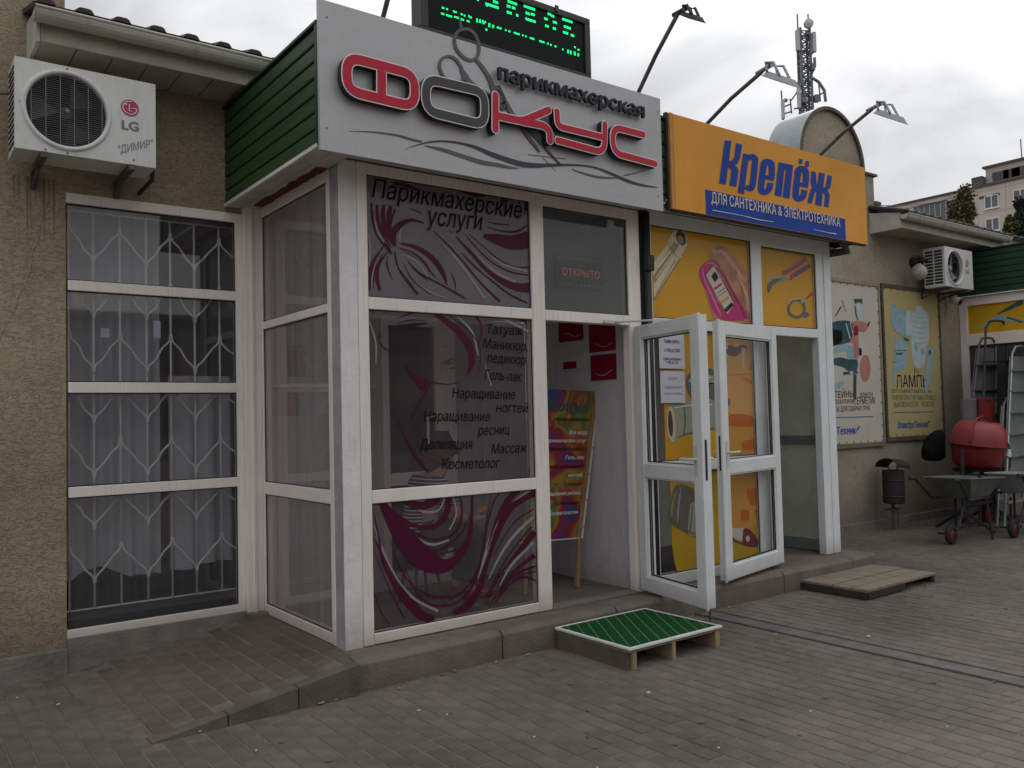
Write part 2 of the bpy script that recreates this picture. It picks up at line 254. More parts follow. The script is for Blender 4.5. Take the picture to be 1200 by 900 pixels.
# ---------------------------------------------------------------- mesh builder
def wloc(o):
    v = Vector((0, 0, 0))
    while o: v += o.location; o = o.parent
    return v
class MB:
    def __init__(s): s.v = []; s.f = []
    def add(s, vs, fs):
        n = len(s.v); s.v += [Vector(a) for a in vs]; s.f += [tuple(i+n for i in f) for f in fs]; return s
    def box(s, x0, x1, y0, y1, z0, z1):
        if x0 > x1: x0, x1 = x1, x0
        if y0 > y1: y0, y1 = y1, y0
        if z0 > z1: z0, z1 = z1, z0
        return s.add([(x0, y0, z0), (x1, y0, z0), (x1, y1, z0), (x0, y1, z0), (x0, y0, z1), (x1, y0, z1), (x1, y1, z1), (x0, y1, z1)],
                     [(0, 3, 2, 1), (4, 5, 6, 7), (0, 1, 5, 4), (1, 2, 6, 5), (2, 3, 7, 6), (3, 0, 4, 7)])
    def beam(s, a, b, w, h, up=(0, 0, 1)):
        a = Vector(a); b = Vector(b); d = (b-a).normalized(); up = Vector(up)
        if abs(d.dot(up)) > .97: up = Vector((0, 1, 0))
        sd = d.cross(up).normalized(); u = sd.cross(d)
        P = []
        for c in (a, b):
            for (i, j) in ((-1, -1), (1, -1), (1, 1), (-1, 1)): P.append(c+sd*i*w/2+u*j*h/2)
        return s.add(P, [(0, 1, 2, 3)[::-1], (4, 5, 6, 7), (0, 1, 5, 4), (1, 2, 6, 5), (2, 3, 7, 6), (3, 0, 4, 7)])
    def tube(s, pts, r, n=8, caps=True):
        pts = [Vector(p) for p in pts]; rs = r if isinstance(r, (list, tuple)) else [r]*len(pts)
        base = len(s.v); ref = None
        for i, p in enumerate(pts):
            d = (pts[min(i+1, len(pts)-1)]-pts[max(i-1, 0)]).normalized()
            if ref is None: ref = Vector((0, 0, 1)) if abs(d.z) < .9 else Vector((0, 1, 0))
            a = d.cross(ref).normalized(); ref = a.cross(d); 
            for k in range(n):
                t = 2*math.pi*k/n; s.v.append(p+(a*math.cos(t)+ref*math.sin(t))*rs[i])
        for i in range(len(pts)-1):
            for k in range(n):
                q = base+i*n; s.f.append((q+k, q+(k+1) % n, q+n+(k+1) % n, q+n+k))
        if caps:
            s.f.append(tuple(base+k for k in range(n))[::-1]); q = base+(len(pts)-1)*n; s.f.append(tuple(q+k for k in range(n)))
        return s
    def prism(s, poly, d):
        """closed polygon of 3-D points pushed along d"""
        n = len(poly); P = [Vector(p) for p in poly]; d = Vector(d)
        return s.add(P+[p+d for p in P], [tuple(range(n)), tuple(range(2*n-1, n-1, -1))]+[((i+1) % n, i, n+i, n+(i+1) % n) for i in range(n)])
    def lathe(s, prof, c, axis=(0, 0, 1), n=24, x=None):
        ax = Vector(axis).normalized(); a = Vector(x) if x else (Vector((1, 0, 0)) if abs(ax.x) < .9 else Vector((0, 1, 0)))
        a = (a-ax*a.dot(ax)).normalized(); b = ax.cross(a); c = Vector(c); base = len(s.v)
        for r, h in prof:
            for k in range(n):
                t = 2*math.pi*k/n; s.v.append(c+ax*h+(a*math.cos(t)+b*math.sin(t))*max(r, 1e-4))
        for i in range(len(prof)-1):
            for k in range(n):
                q = base+i*n; s.f.append((q+k, q+(k+1) % n, q+n+(k+1) % n, q+n+k))
        return s
    def strip(s, L, Rr):
        n = len(L); return s.add(list(L)+list(Rr), [(i, i+1, n+i+1, n+i) for i in range(n-1)])
    def build(s, name, m, parent=None, smooth=False, bevel=0, at=None, root=None, solid=0, recalc=True):
        me = bpy.data.meshes.new(name); off = wloc(parent) if parent else (Vector(at) if at else Vector((0, 0, 0)))
        me.from_pydata([v-off for v in s.v], [], s.f); me.update()
        if recalc:
            bm = bmesh.new(); bm.from_mesh(me); bmesh.ops.recalc_face_normals(bm, faces=bm.faces); bm.to_mesh(me); bm.free()
        me.materials.append(M[m] if isinstance(m, str) else m)
        if smooth:
            for p in me.polygons: p.use_smooth = True
        o = bpy.data.objects.new(name, me); COL.objects.link(o)
        if parent: o.parent = parent
        else: o.location = off
        if bevel:
            md = o.modifiers.new('bevel', 'BEVEL'); md.width = bevel; md.segments = 2; md.limit_method = 'ANGLE'; md.angle_limit = R(40)
        return o
def tag(o, label=None, cat=None, group=None, kind=None):
    if label: o['label'] = label
    if cat: o['category'] = cat
    if group: o['group'] = group
    if kind: o['kind'] = kind
    return o
def thing(name, loc, label, cat, group=None):
    o = bpy.data.objects.new(name, None); COL.objects.link(o); o.location = loc; o.empty_display_size = .1
    return tag(o, label, cat, group)
def kids(o): return [c for c in bpy.data.objects if c.parent == o]
def dup(o, loc=None, label=None, parent=None):
    c = o.copy(); COL.objects.link(c); c.parent = parent
    if loc is not None: c.location = loc
    if label: c['label'] = label
    for k in kids(o): dup(k, parent=c)
    return c
def box(name, m, parent, *a, bevel=0, **k): return MB().box(*a).build(name, m, parent, bevel=bevel, **k)
def spline(pts, sub=6):
    """Catmull-Rom through points of any dimension"""
    out = []; n = len(pts)
    for i in range(n-1):
        p0, p1, p2, p3 = pts[max(i-1, 0)], pts[i], pts[i+1], pts[min(i+2, n-1)]
        for k in range(sub):
            t = k/sub
            out.append(tuple(.5*(2*b_+(c_-a_)*t+(2*a_-5*b_+4*c_-d_)*t*t+(-a_+3*b_-3*c_+d_)*t**3) for a_, b_, c_, d_ in zip(p0, p1, p2, p3)))
    out.append(tuple(pts[-1])); return out
EPS = [0.0]
def stroke(mb, pts, plane, sub=6, thick=.0006, dirv=(0, 1, 0)):
    """tapered brush line traced as (x, y, width) in photo pixels, laid on a plane of the place"""
    ax, v = plane; EPS[0] += .00004; e = EPS[0] % .003
    P = spline(pts, sub) if sub > 1 else pts; Lf = []; Rt = []
    for i, p in enumerate(P):
        a = P[max(i-1, 0)]; b = P[min(i+1, len(P)-1)]; dx, dy = b[0]-a[0], b[1]-a[1]; l = math.hypot(dx, dy) or 1
        w = max(p[2], .3)/2; nx, ny = -dy/l*w, dx/l*w
        Lf.append(on(p[0]+nx, p[1]+ny, ax, v-e)); Rt.append(on(p[0]-nx, p[1]-ny, ax, v-e))
    mb.strip(Lf, Rt)
def poly(mb, pts, plane, sub=0, thick=0):
    ax, v = plane; EPS[0] += .00004; e = EPS[0] % .003
    P = spline(list(pts)+[pts[0]], sub)[:-1] if sub else pts
    V3 = [on(p[0], p[1], ax, v-e) for p in P]
    if thick:
        d = [0, 0, 0]; d[ax] = thick; mb.prism(V3, d)
    else: mb.add(V3, [tuple(range(len(V3)))])
def round_path(pts, r, closed, seg=6):
    n = len(pts); out = []
    for i, p in enumerate(pts):
        p = Vector(p)
        if not closed and i in (0, n-1): out.append(p); continue
        a = Vector(pts[i-1]); b = Vector(pts[(i+1) % n]); da = (a-p); db = (b-p); rr_ = min(r, da.length*.48, db.length*.48)
        A = p+da.normalized()*rr_; B = p+db.normalized()*rr_
        for k in range(seg+1):
            t = k/seg; out.append(A*(1-t)**2+p*2*t*(1-t)+B*t*t)
    return out
def sausage(mb, pts, w, y, depth, closed=False, cap=True):
    """thick line of width w through (x, z) points, front face at y, pushed back by depth"""
    P = [Vector(p) for p in pts]
    n = len(P)
    def nrm(i):
        a = P[(i-1) % n] if (closed or i > 0) else P[i]; b = P[(i+1) % n] if (closed or i < n-1) else P[i]
        d = (b-a).normalized(); return Vector((-d.y, d.x))
    Lf = [P[i]+nrm(i)*w/2 for i in range(n)]; Rt = [P[i]-nrm(i)*w/2 for i in range(n)]
    if closed:
        V = [(p.x, y, p.y) for p in Lf]+[(p.x, y, p.y) for p in Rt]+[(p.x, y+depth, p.y) for p in Lf]+[(p.x, y+depth, p.y) for p in Rt]
        F = []
        for i in range(n):
            j = (i+1) % n; F += [(i, j, n+j, n+i), (2*n+i, 3*n+i, 3*n+j, 2*n+j), (i, 2*n+i, 2*n+j, j), (n+i, n+j, 3*n+j, 3*n+i)]
        mb.add(V, F)
    else:
        def arc(c, d, a0):
            return [c+Vector((math.cos(t), math.sin(t)))*w/2 for t in [a0-math.pi*k/8 for k in range(1, 8)]] if cap else []
        dE = (P[-1]-P[-2]).normalized(); aE = math.atan2(dE.x, -dE.y)
        dS = (P[1]-P[0]).normalized(); aS = math.atan2(-dS.x, dS.y)
        ring = Lf+arc(P[-1], dE, aE)+Rt[::-1]+arc(P[0], dS, aS)
        mb.prism([(p.x, y, p.y) for p in ring], (0, depth, 0))
# ---------------------------------------------------------------- lettering
def glyph_mesh(c):
    """letters of a text curve as a flat mesh; contours that cross are filled by winding number, as printers do"""
    c.fill_mode = 'NONE'; o = bpy.data.objects.new('t', c); COL.objects.link(o); dg = bpy.context.evaluated_depsgraph_get()
    me = bpy.data.meshes.new_from_object(o.evaluated_get(dg)); bpy.data.objects.remove(o)
    nxt = {}
    for e in me.edges: nxt.setdefault(e.vertices[0], e.vertices[1])
    co = [v.co.copy() for v in me.vertices]; seen = set(); loops = []
    for v in range(len(co)):
        if v in seen or v not in nxt: continue
        l = []; q = v
        while q is not None and q not in seen: seen.add(q); l.append(q); q = nxt.get(q)
        if len(l) > 2: loops.append([Vector((co[i].x, co[i].y)) for i in l])
    bpy.data.meshes.remove(me)
    cl = []
    for l in sorted(loops, key=lambda l: min(p.x for p in l)):
        a, b = min(p.x for p in l), max(p.x for p in l)
        if cl and a < cl[-1][1]-1e-4: cl[-1][0].append(l); cl[-1][1] = max(cl[-1][1], b)
        else: cl.append([[l], b])
    V, F = [], []
    for ls, _ in cl:
        vs, es = [], []
        for l in ls:
            k = len(vs); vs += l; es += [(k+i, k+(i+1) % len(l)) for i in range(len(l))]
        ov, oe, of, *_r = geometry.delaunay_2d_cdt(vs, es, [], 0, 1e-6)
        base = len(V); V += [(p.x, p.y, 0) for p in ov]
        for f in of:
            cx = sum(ov[i].x for i in f)/len(f); cy_ = sum(ov[i].y for i in f)/len(f); w = 0
            for a, b in es:
                A, B = vs[a], vs[b]
                if (A.y > cy_) != (B.y > cy_) and A.x+(cy_-A.y)*(B.x-A.x)/(B.y-A.y) > cx: w += 1 if B.y > A.y else -1
            if w: F.append([base+i for i in f])
    out = bpy.data.meshes.new('lettering'); out.from_pydata(V, [], F); out.update(); return out
def text(body, m, parent, p0, width, height=None, axis='x', shear=0, off=0, depth=.001, name='lettering', align='l', slant=0, ref=None):
    """p0 = lower left corner; the string is scaled to width; height = cap height of a Cyrillic capital"""
    c = bpy.data.curves.new('t', 'FONT'); c.body = body; c.shear = shear; c.resolution_u = 3
    me = glyph_mesh(c); bpy.data.curves.remove(c)
    xs = [v.co.x for v in me.vertices]; x0, x1 = min(xs), max(xs); sx_ = width/(x1-x0); sy_ = (height/.73) if height else sx_
    fl = len(me.vertices); bm = bmesh.new(); bm.from_mesh(me); bmesh.ops.remove_doubles(bm, verts=bm.verts, dist=1e-6) if depth > .0011 else None
    if depth > .0011:
        g = bmesh.ops.extrude_face_region(bm, geom=bm.faces[:]); vs = [q for q in g['geom'] if isinstance(q, bmesh.types.BMVert)]
        for v in vs: v.co.z += 1
    if off:                                   # bold: the outline thickened by shifted layers
        geo = bm.verts[:]+bm.edges[:]+bm.faces[:]; layers = [(-off, 0), (off, 0), (0, off*.7), (0, -off*.7)]
        for li, (dx_, dy_) in enumerate(layers):
            g = bmesh.ops.duplicate(bm, geom=geo)['geom']
            for v in g:
                if isinstance(v, bmesh.types.BMVert): v.co.x += dx_; v.co.y += dy_; v.co.z += (li+1)*(.004 if depth > .0011 else .0001)
    off_ = wloc(parent)
    for v in bm.verts:
        a = (v.co.x-x0)*sx_; h = v.co.y*sy_+a*slant; d = -depth*v.co.z if depth > .0011 else -v.co.z
        if axis == 'x': v.co = Vector(p0)+Vector((a, d, h))-off_
        elif axis == 'y': v.co = Vector(p0)+Vector((d, -a, h))-off_     # read from the -X side, running towards -Y
        elif axis == '-x': v.co = Vector(p0)+Vector((-a, -d, h))-off_
    bmesh.ops.recalc_face_normals(bm, faces=bm.faces) if depth > .0011 else None
    bm.to_mesh(me); bm.free(); me.materials.clear(); me.materials.append(M[m])
    ob = bpy.data.objects.new(name, me); COL.objects.link(ob); ob.parent = parent; return ob
def text_px(body, m, parent, a, b, plane_y, cap, shear=0, off=0, depth=.001, name='lettering'):
    """a, b: photo pixels of the two ends of the base line"""
    A = on(a[0], a[1], 1, plane_y); B = on(b[0], b[1], 1, plane_y)
    return text(body, m, parent, A, B.x-A.x, cap, 'x', shear, off, depth, name, slant=(B.z-A.z)/(B.x-A.x))
# ================================================================ GROUND
def in_frame(p, m=30):
    d = p-CAM; z = d.dot(CF)
    if z < .3: return False
    x = 600+FPX*d.dot(CR)/z; y = 450-FPX*d.dot(CU)/z
    return -m < x < 1200+m and -m < y < 900+m
tag(MB().add([(-700, -700, -.03), (700, -700, -.03), (700, 700, -.03), (-700, 700, -.03)], [(0, 1, 2, 3)]).build('ground', 'concrete_dark'), kind='structure')
pav = tag(box('pavement', 'mortar', None, -8, 16, -9, 1.6, -.028, -.0045), kind='structure')
def paver_mesh(seed, l=.193, w=.093, h=.03, c=.005):
    rd = random.Random(seed); x, y = w/2, l/2; j = lambda: rd.uniform(-.0012, .0012)
    V = [(-x, -y, -h), (x, -y, -h), (x, y, -h), (-x, y, -h), (-x+j(), -y+j(), -c), (x+j(), -y+j(), -c), (x+j(), y+j(), -c), (-x+j(), y+j(), -c),
         (-x+c, -y+c, j()), (x-c, -y+c, j()), (x-c, y-c, j()), (-x+c, y-c, j())]
    F = [(0, 1, 5, 4), (1, 2, 6, 5), (2, 3, 7, 6), (3, 0, 4, 7), (4, 5, 9, 8), (5, 6, 10, 9), (6, 7, 11, 10), (7, 4, 8, 11), (8, 9, 10, 11)]
    return V, F
def paver_data(name, s, m):
    V, F = paver_mesh(s); me = bpy.data.meshes.new(name); me.from_pydata(V, [], F); me.materials.append(M[m]); return me
pmesh = [paver_data('paver', s, 'paver') for s in range(5)]
cells = []
ix = -32
while ix*.1 < 10.3:
    x = ix*.1+.05; yoff = 0 if ix % 2 else .1
    for iy in range(-20, 8):
        y = iy*.2+yoff
        if y > 1.2 or y < -3.95: continue
        if -1.17 < x < 5.27 and y > -.36: continue
        if 2.70 < x < 2.92: continue
        if x >= 5.2 and y > 1.16: continue
        cells.append((x, y))
    ix += 1
vis = sorted([c for c in cells if in_frame(Vector((c[0], c[1], 0)))], key=lambda c: (Vector((c[0], c[1], 0))-CAM).length)
near = set(vis[:298]); rest = MB()
for x, y in cells:
    z = random.uniform(-.002, .0015); tx = random.gauss(0, .006); ty = random.gauss(0, .004)
    if (x, y) in near:
        o = bpy.data.objects.new('paver', random.choice(pmesh)); COL.objects.link(o); o.parent = pav
        o.location = Vector((x, y, z))-wloc(pav); o.rotation_euler = (ty, tx, random.gauss(0, .004))
    else:
        V, F = paver_mesh(random.random()); rest.add([(a+x, b+y, c+z+a*tx) for a, b, c in V], F)
rest.build('paver', 'paver', pav, recalc=False)['kind'] = 'stuff'
# drain channel
dr = tag(MB().add([(2.715, -9, .001), (2.905, -9, .001), (2.905, -.25, .001), (2.715, -.25, .001)], [(0, 1, 2, 3)]).build('drain_channel', 'drain'), kind='structure')
for a, b in ((2.715, 2.735), (2.885, 2.905)): box('channel_edge', 'drain', dr, a, b, -9, -.26, -.01, .009, bevel=.003)
# platform
plat = tag(box('entrance_platform', 'concrete', None, -.02, 5.22, -.13, 1.42, -.02, .166), kind='structure')
x = -.05
while x < 5.2:
    l = min(random.choice((.9, 1.0, .98)), 5.22-x); d = random.uniform(-.004, .004)
    if l < .12: break
    MB().prism([(x, -.252+d, -.02), (x, -.13, -.02), (x, -.13, .172), (x, -.225+d, .172), (x, -.252+d, .145)], (l-.008, 0, 0)).build('kerb_stone', 'concrete', plat, bevel=.006); x += l
# ramp up to the platform
def rz(x): return max(0, min(.168, (x+1.12)/1.10*.168))
ramp = tag(MB().prism([(-1.14, -.2, -.02), (-.02, -.2, -.02), (-.02, -.2, .1655), (-1.12, -.2, -.0025)], (0, 1.58, 0)).build('ramp', 'mortar'), kind='structure')
for x0, x1 in ((-1.14, -.78), (-.775, -.41), (-.405, -.055)):
    MB().prism([(x0, -.29, -.02), (x1, -.29, -.02), (x1, -.29, rz(x1)+.004), (x0, -.29, rz(x0)+.004)], (0, .085, 0)).build('kerb_stone', 'concrete_dark', ramp, bevel=.004)
rp_ = [paver_data('paver', 20+s, 'ramp_paver') for s in range(3)]
for i in range(11):
    x = -1.06+i*.1
    for k in range(8):
        y = -.1+k*.2+(.1 if i % 2 else 0)
        if y > 1.25: continue
        o = bpy.data.objects.new('paver', random.choice(rp_)); COL.objects.link(o); o.parent = ramp
        o.location = Vector((x, y, rz(x)+random.uniform(-.001, .003))); o.rotation_euler = (random.gauss(0, .006), -math.atan(.168/1.1)+random.gauss(0, .006), random.gauss(0, .006))
box('corner_slab', 'concrete', ramp, -.135, .06, 1.2, 1.44, -.02, .192)
# ================================================================ BUILDING
bd = thing('stucco_building', (2, 1.5, 0), 'long single-storey building in rough beige stucco with gutters and a round-topped gable, behind both kiosks', 'building')
WY = 1.33
box('wall', 'stucco', bd, -6, -1.24, WY, 1.7, 0, 4.5)
box('wall', 'stucco', bd, -1.24, -.12, WY+.001, 1.7, 2.975, 3.9)
box('wall', 'stucco', bd, -.119, 5.1, 1.44, 1.75, 3.0, 3.9)
box('wall', 'stucco_pale', bd, 5.06, 10.6, WY, 1.7, 0, 3.9)
box('plinth', 'plinth', bd, -6, -1.242, 1.285, 1.35, -.02, .142, bevel=.004)
MB().prism([(-1.24, 1.30, -.01), (-.13, 1.30, .1), (-.13, 1.30, .198), (-1.24, 1.30, .196)], (0, .07, 0)).build('plinth', 'plinth', bd)
box('plinth', 'plinth', bd, 5.2, 10.3, 1.285, 1.35, -.02, .10, bevel=.004)
# round-topped gable on the right
gx, gz, gr = 7.26, 4.55, .665
pts = [(gx+gr*math.cos(math.pi*k/32), WY+.002, gz+gr*math.sin(math.pi*k/32)) for k in range(33)]
MB().prism([(6.3, WY+.002, 3.9), (gx-gr, WY+.002, 3.9)][1:]+[(gx-gr, WY+.002, 3.9)]*0+list(reversed(pts))+[(gx+gr, WY+.002, 3.9)], (0, .40, 0)).build('gable', 'stucco_pale', bd)
cap = MB()
for k in range(32):
    a0, a1 = math.pi*k/32, math.pi*(k+1)/32
    q = [(gx+r_*math.cos(a), y, gz+r_*math.sin(a)) for (a, r_) in ((a0, gr+.004), (a1, gr+.004), (a1, gr+.022), (a0, gr+.022)) for y in (WY-.035,)]
    cap.prism(q, (0, .49, 0))
cap.build('coping', 'galv', bd)
cap = MB()
for k in range(32):
    a0, a1 = math.pi*k/32, math.pi*(k+1)/32
    q = [(gx+r_*math.cos(a), WY-.037, gz+r_*math.sin(a)) for (a, r_) in ((a0, gr-.02), (a1, gr-.02), (a1, gr+.024), (a0, gr+.024))]
    cap.prism(q, (0, .012, 0))
cap.build('coping', 'gable_dark', bd)
box('gable', 'stucco_pale', bd, gx+gr+.001, 8.2, WY+.001, 1.72, 3.9, 4.52); box('coping', 'gable_dark', bd, gx+gr+.025, 8.25, WY-.03, 1.76, 4.52, 4.55)
box('gable', 'stucco_pale', bd, 6.2, gx-gr-.001, WY+.001, 1.72, 3.9, 4.52)
box('gable', 'stucco_pale', bd, 8.2, 8.26, WY+.003, 1.7, 3.9, 4.2); box('coping', 'gable_dark', bd, 8.2, 8.33, WY-.02, 1.72, 4.15, 4.2)
def eave(x0, x1, roofx1, first):
    y0, y1 = .92, WY
    nb = int((roofx1-x0)/.2)
    for i in range(nb):
        a = x0+.02+i*(roofx1-x0-.02)/nb
        box('soffit_board', 'soffit_beige', bd, a, a+(roofx1-x0-.02)/nb-.008, y0+.03, y1-.002, 3.772, 3.785)
    box('fascia_board', 'soffit_beige', bd, x0+.02, roofx1, y0, y0+.028, 3.762, 3.945, bevel=.004)
    MB().prism([(x0, .915, 3.755), (x0, y1-.002, 3.755), (x0, y1-.002, 4.02), (x0, .915, 3.95)], (.018, 0, 0)).build('end_board', 'soffit_white', bd)
    g = MB(); n = 10; P0, P1 = [], []
    for k in range(n+1):
        a = math.pi+math.pi*k/n; P0.append((math.cos(a)*.062, math.sin(a)*.068)); P1.append((math.cos(a)*.057, math.sin(a)*.063))
    ring = P0+P1[::-1]
    g.prism([(x0-.02, .855+a, 3.915+b) for a, b in ring], (x1-x0+.02, 0, 0))
    g.tube([(x0-.02, .793, 3.915), (x1, .793, 3.915)], .009, 8)
    for xx in (x0-.02, x1-.004): g.prism([(xx, .855+a, 3.915+b) for a, b in P0], (.004, 0, 0))
    g.build('gutter', 'gutter', bd, smooth=False)
    x = x0+.25
    while x < x1:
        hk = MB(); 
        hk.prism([(x, .855+a*1.06, 3.915+b*1.06) for a, b in P0]+[(x, .855+a, 3.915+b) for a, b in P0[::-1]], (.018, 0, 0)); hk.build('gutter_bracket', 'soffit_beige', bd); x += .62
    MB().prism([(x0-.02, .86, 3.935), (x0-.02, 3.6, 4.75), (x0-.02, 3.6, 4.78), (x0-.02, .86, 3.965)], (roofx1-x0+.02, 0, 0)).build('roof', 'roof_red', bd)
    x = x0+.04
    while x < roofx1:
        t = MB(); prof = [(-.05, 0), (-.036, .022), (-.022, .028), (.022, .028), (.036, .022), (.05, 0)]
        t.prism([(x+a, .835, 3.955+b) for a, b in prof], (0, 2.7, .81)); t.build('roof_tile', 'roof_red', bd); x += .205
eave(-1.455, 0.0, 5.3, 1); eave(8.06, 10.9, 13.0, 0)
# dark room behind the barred window
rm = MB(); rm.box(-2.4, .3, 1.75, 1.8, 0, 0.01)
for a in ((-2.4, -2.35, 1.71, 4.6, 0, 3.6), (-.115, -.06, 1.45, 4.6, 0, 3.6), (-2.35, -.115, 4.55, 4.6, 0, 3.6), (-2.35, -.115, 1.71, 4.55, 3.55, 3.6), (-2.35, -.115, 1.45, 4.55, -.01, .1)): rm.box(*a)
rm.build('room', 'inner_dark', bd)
def curtain(name, m, parent, x0, x1, y, z0, z1, amp=.03, fold=.11, bottom=0, axis=0):
    mb = MB(); n = int(abs(x1-x0)/.012); V = []
    for i in range(n+1):
        t = i/n; a = x0+(x1-x0)*t; d = amp*math.sin(a*2*math.pi/fold+1.3*math.sin(a*7)); zb = z0+bottom*(.5+.5*math.sin(a*5.3+.8)+.2*math.sin(a*17))
        for z, k in ((zb, 1), (zb+(z1-zb)*.5, .8), (z1, .5)): V.append((a, y+d*k, z) if axis == 0 else (y+d*k, a, z))
    F = []
    for i in range(n):
        for k in (0, 1): q = i*3+k; F.append((q, q+3, q+4, q+1))
    mb.add(V, F); return mb.build(name, m, parent, smooth=True, recalc=False)
# ================================================================ BARRED WINDOW (left recess)
wn = thing('barred_window', (-.68, WY, .2), 'tall white-framed window of four stacked panes with curly grille inside, left recess beside the kiosk', 'window')
def zat(px, py, ax, v): return on(px, py, ax, v).z
zs = [(zat(75, 339.6, 1, WY), zat(75, 327.5, 1, WY)), (zat(75, 460.5, 1, WY), zat(75, 447.8, 1, WY)), (zat(75, 584, 1, WY), zat(75, 571.5, 1, WY))]
f = MB(); f.box(-1.238, -.12, WY-.005, WY+.06, .196, .248).box(-1.238, -.12, WY-.005, WY+.06, 2.925, 2.99)
f.box(-.165, -.12, WY-.005, WY+.06, .24, 2.925)
for a, b in zs: f.box(-1.228, -.165, WY-.003, WY+.06, a, b)
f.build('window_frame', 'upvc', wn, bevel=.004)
lv = [.248]+[q for ab in reversed(zs) for q in ab]+[2.925]
for k in range(4): box('glass_pane', 'glass_window', wn, -1.228, -.165, WY+.025, WY+.029, lv[2*k], lv[2*k+1])
gm = MB(); gk = MB()
for k in range(4):                        # rubber gasket lines round each pane
    a, b = lv[2*k], lv[2*k+1]
    gk.box(-1.228, -.165, WY+.015, WY+.022, a, a+.007).box(-1.228, -.165, WY+.015, WY+.022, b-.007, b).box(-.172, -.165, WY+.015, WY+.022, a, b)
gk.build('gasket', 'rubber', wn)
xs = [on(px, 271, 1, 1.42).x for px in (80, 109, 140, 171, 199, 227, 256)]
gr_ = MB()
gr_.tube([(-1.235, 1.42, .345), (-.13, 1.42, .345)], .006, 6).tube([(-1.235, 1.42, 2.90), (-.13, 1.42, 2.90)], .006, 6)
for x in xs: gr_.tube([(x, 1.42, .345), (x, 1.42, 2.90)], .0075, 6)
zp = [on(140, y, 1, 1.42).z for y in (271, 332, 394, 455, 517, 578, 639)]
zv = [on(109, y, 1, 1.42).z for y in (306, 370, 433, 493, 557, 617, 680)]
xe = xs+[-.09]
for a, b in zip(zp, zv):
    for i in range(len(xe)-1):
        up = (i % 2 == 0)          # bar i is a peak when i is even
        za, zb = (a, b) if up else (b, a); x0, x1 = xe[i], xe[i+1]
        d = .05 if up else -.05
        if x1 > -.13: x1 = -.15; zb = za-(.1 if up else -.1)
        P = spline([(x0+.004, 1.415, za+(.02 if up else -.02)), (x0+.012, 1.415, za-d*.5), (x0+.055, 1.415, za-d*1.4), (x0+(x1-x0)*.5, 1.415, (za+zb)/2), (x1-.055, 1.415, zb+d*1.4), (x1-.012, 1.415, zb+d*.5), (x1-.004, 1.415, zb-(.02 if up else -.02))], 4)
        if x1 > -.16: P = spline([(x0+.004, 1.415, za+(.02 if up else -.02)), (x0+.012, 1.415, za-d*.5), (x0+.055, 1.415, za-d*1.4), (-.15, 1.415, za-d*2.1)], 4)
        gr_.tube(P, .0072, 5)
gr_.build('grille', 'grille', wn, smooth=True)
curtain('curtain', 'curtain', wn, -1.26, -.62, 1.56, .44, 2.95, .03, .13, .12)
curtain('curtain', 'curtain', wn, -.56, -.12, 1.60, .5, 1.85, .03, .13, .06)
box('window_sill', 'inner_dark', wn, -1.24, -.13, 1.44, 1.7, .28, .31)
for (a, b, c_, d_, m_, lab) in ((85, 347, 99, 359, 'pipe_shade', 'small tan paper square stuck in the top corner of the barred window'), (118, 385, 128, 395, 'paper', 'white scrap of paper on the barred window, just below the tan square'), (180, 376, 188, 396, 'paper', 'narrow white paper scrap in the middle of the barred window')):
    A = on(a, d_, 1, WY+.034); B = on(c_, b, 1, WY+.034)
    o = box('paper_note', m_, None, A.x, B.x, WY+.032, WY+.034, A.z, B.z, at=(A.x, WY+.033, A.z)); tag(o, lab, 'paper note')
# ================================================================ SALON KIOSK
sk = thing('salon_kiosk', (1.2, .6, .17), 'glazed white salon vestibule under green ribbed fascia, hair artwork on its panes, door open', 'kiosk')
B1, B2 = (2.175, 2.250), (1.005, 1.085)           # height bands of the two transoms
# corner posts
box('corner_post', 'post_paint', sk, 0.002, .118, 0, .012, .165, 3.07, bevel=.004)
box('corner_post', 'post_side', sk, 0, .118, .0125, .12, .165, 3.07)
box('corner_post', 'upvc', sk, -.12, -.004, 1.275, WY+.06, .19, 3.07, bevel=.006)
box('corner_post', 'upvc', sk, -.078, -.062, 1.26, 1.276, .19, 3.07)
# front frame
f = MB(); zt = 3.0
f.box(.119, .186, -.006, .07, .170, 3.068); f.box(1.440, 1.556, -.006, .07, .170, 3.068); f.box(2.372, 2.50, -.006, .07, .170, 3.068)
f.box(.186, 1.440, -.005, .07, .172, .236); f.box(.186, 1.440, -.005, .07, *B2); f.box(.186, 1.440, -.005, .07, *B1); f.box(.186, 1.440, -.005, .07, zt, 3.068)
f.box(1.556, 2.372, -.005, .07, *B1); f.box(1.556, 2.372, -.005, .07, 2.985, 3.068)
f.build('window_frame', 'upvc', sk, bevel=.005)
box('threshold', 'inner_floor', sk, 1.556, 2.372, -.02, .09, .166, .185, bevel=.003)
gk = MB()
for (x0, x1, z0, z1) in ((.186, 1.44, .236, B2[0]), (.186, 1.44, B2[1], B1[0]), (.186, 1.44, B1[1], zt), (1.556, 2.372, B1[1], 2.985)):
    gk.box(x0, x1, .008, .013, z0, z0+.006).box(x0, x1, .008, .013, z1-.006, z1).box(x0, x0+.006, .0085, .0135, z0, z1).box(x1-.006, x1, .0085, .0135, z0, z1)
gk.build('gasket', 'rubber', sk)
panes = [box('glass_pane', 'film_grey', sk, .186, 1.44, .016, .020, B1[1], zt), box('glass_pane', 'film_thin', sk, .186, 1.44, .016, .020, B2[1], B1[0]),
         box('glass_pane', 'film_thin', sk, .186, 1.44, .016, .020, .236, B2[0]), box('glass_pane', 'glass_tint', sk, 1.556, 2.372, .016, .020, B1[1], 2.985)]
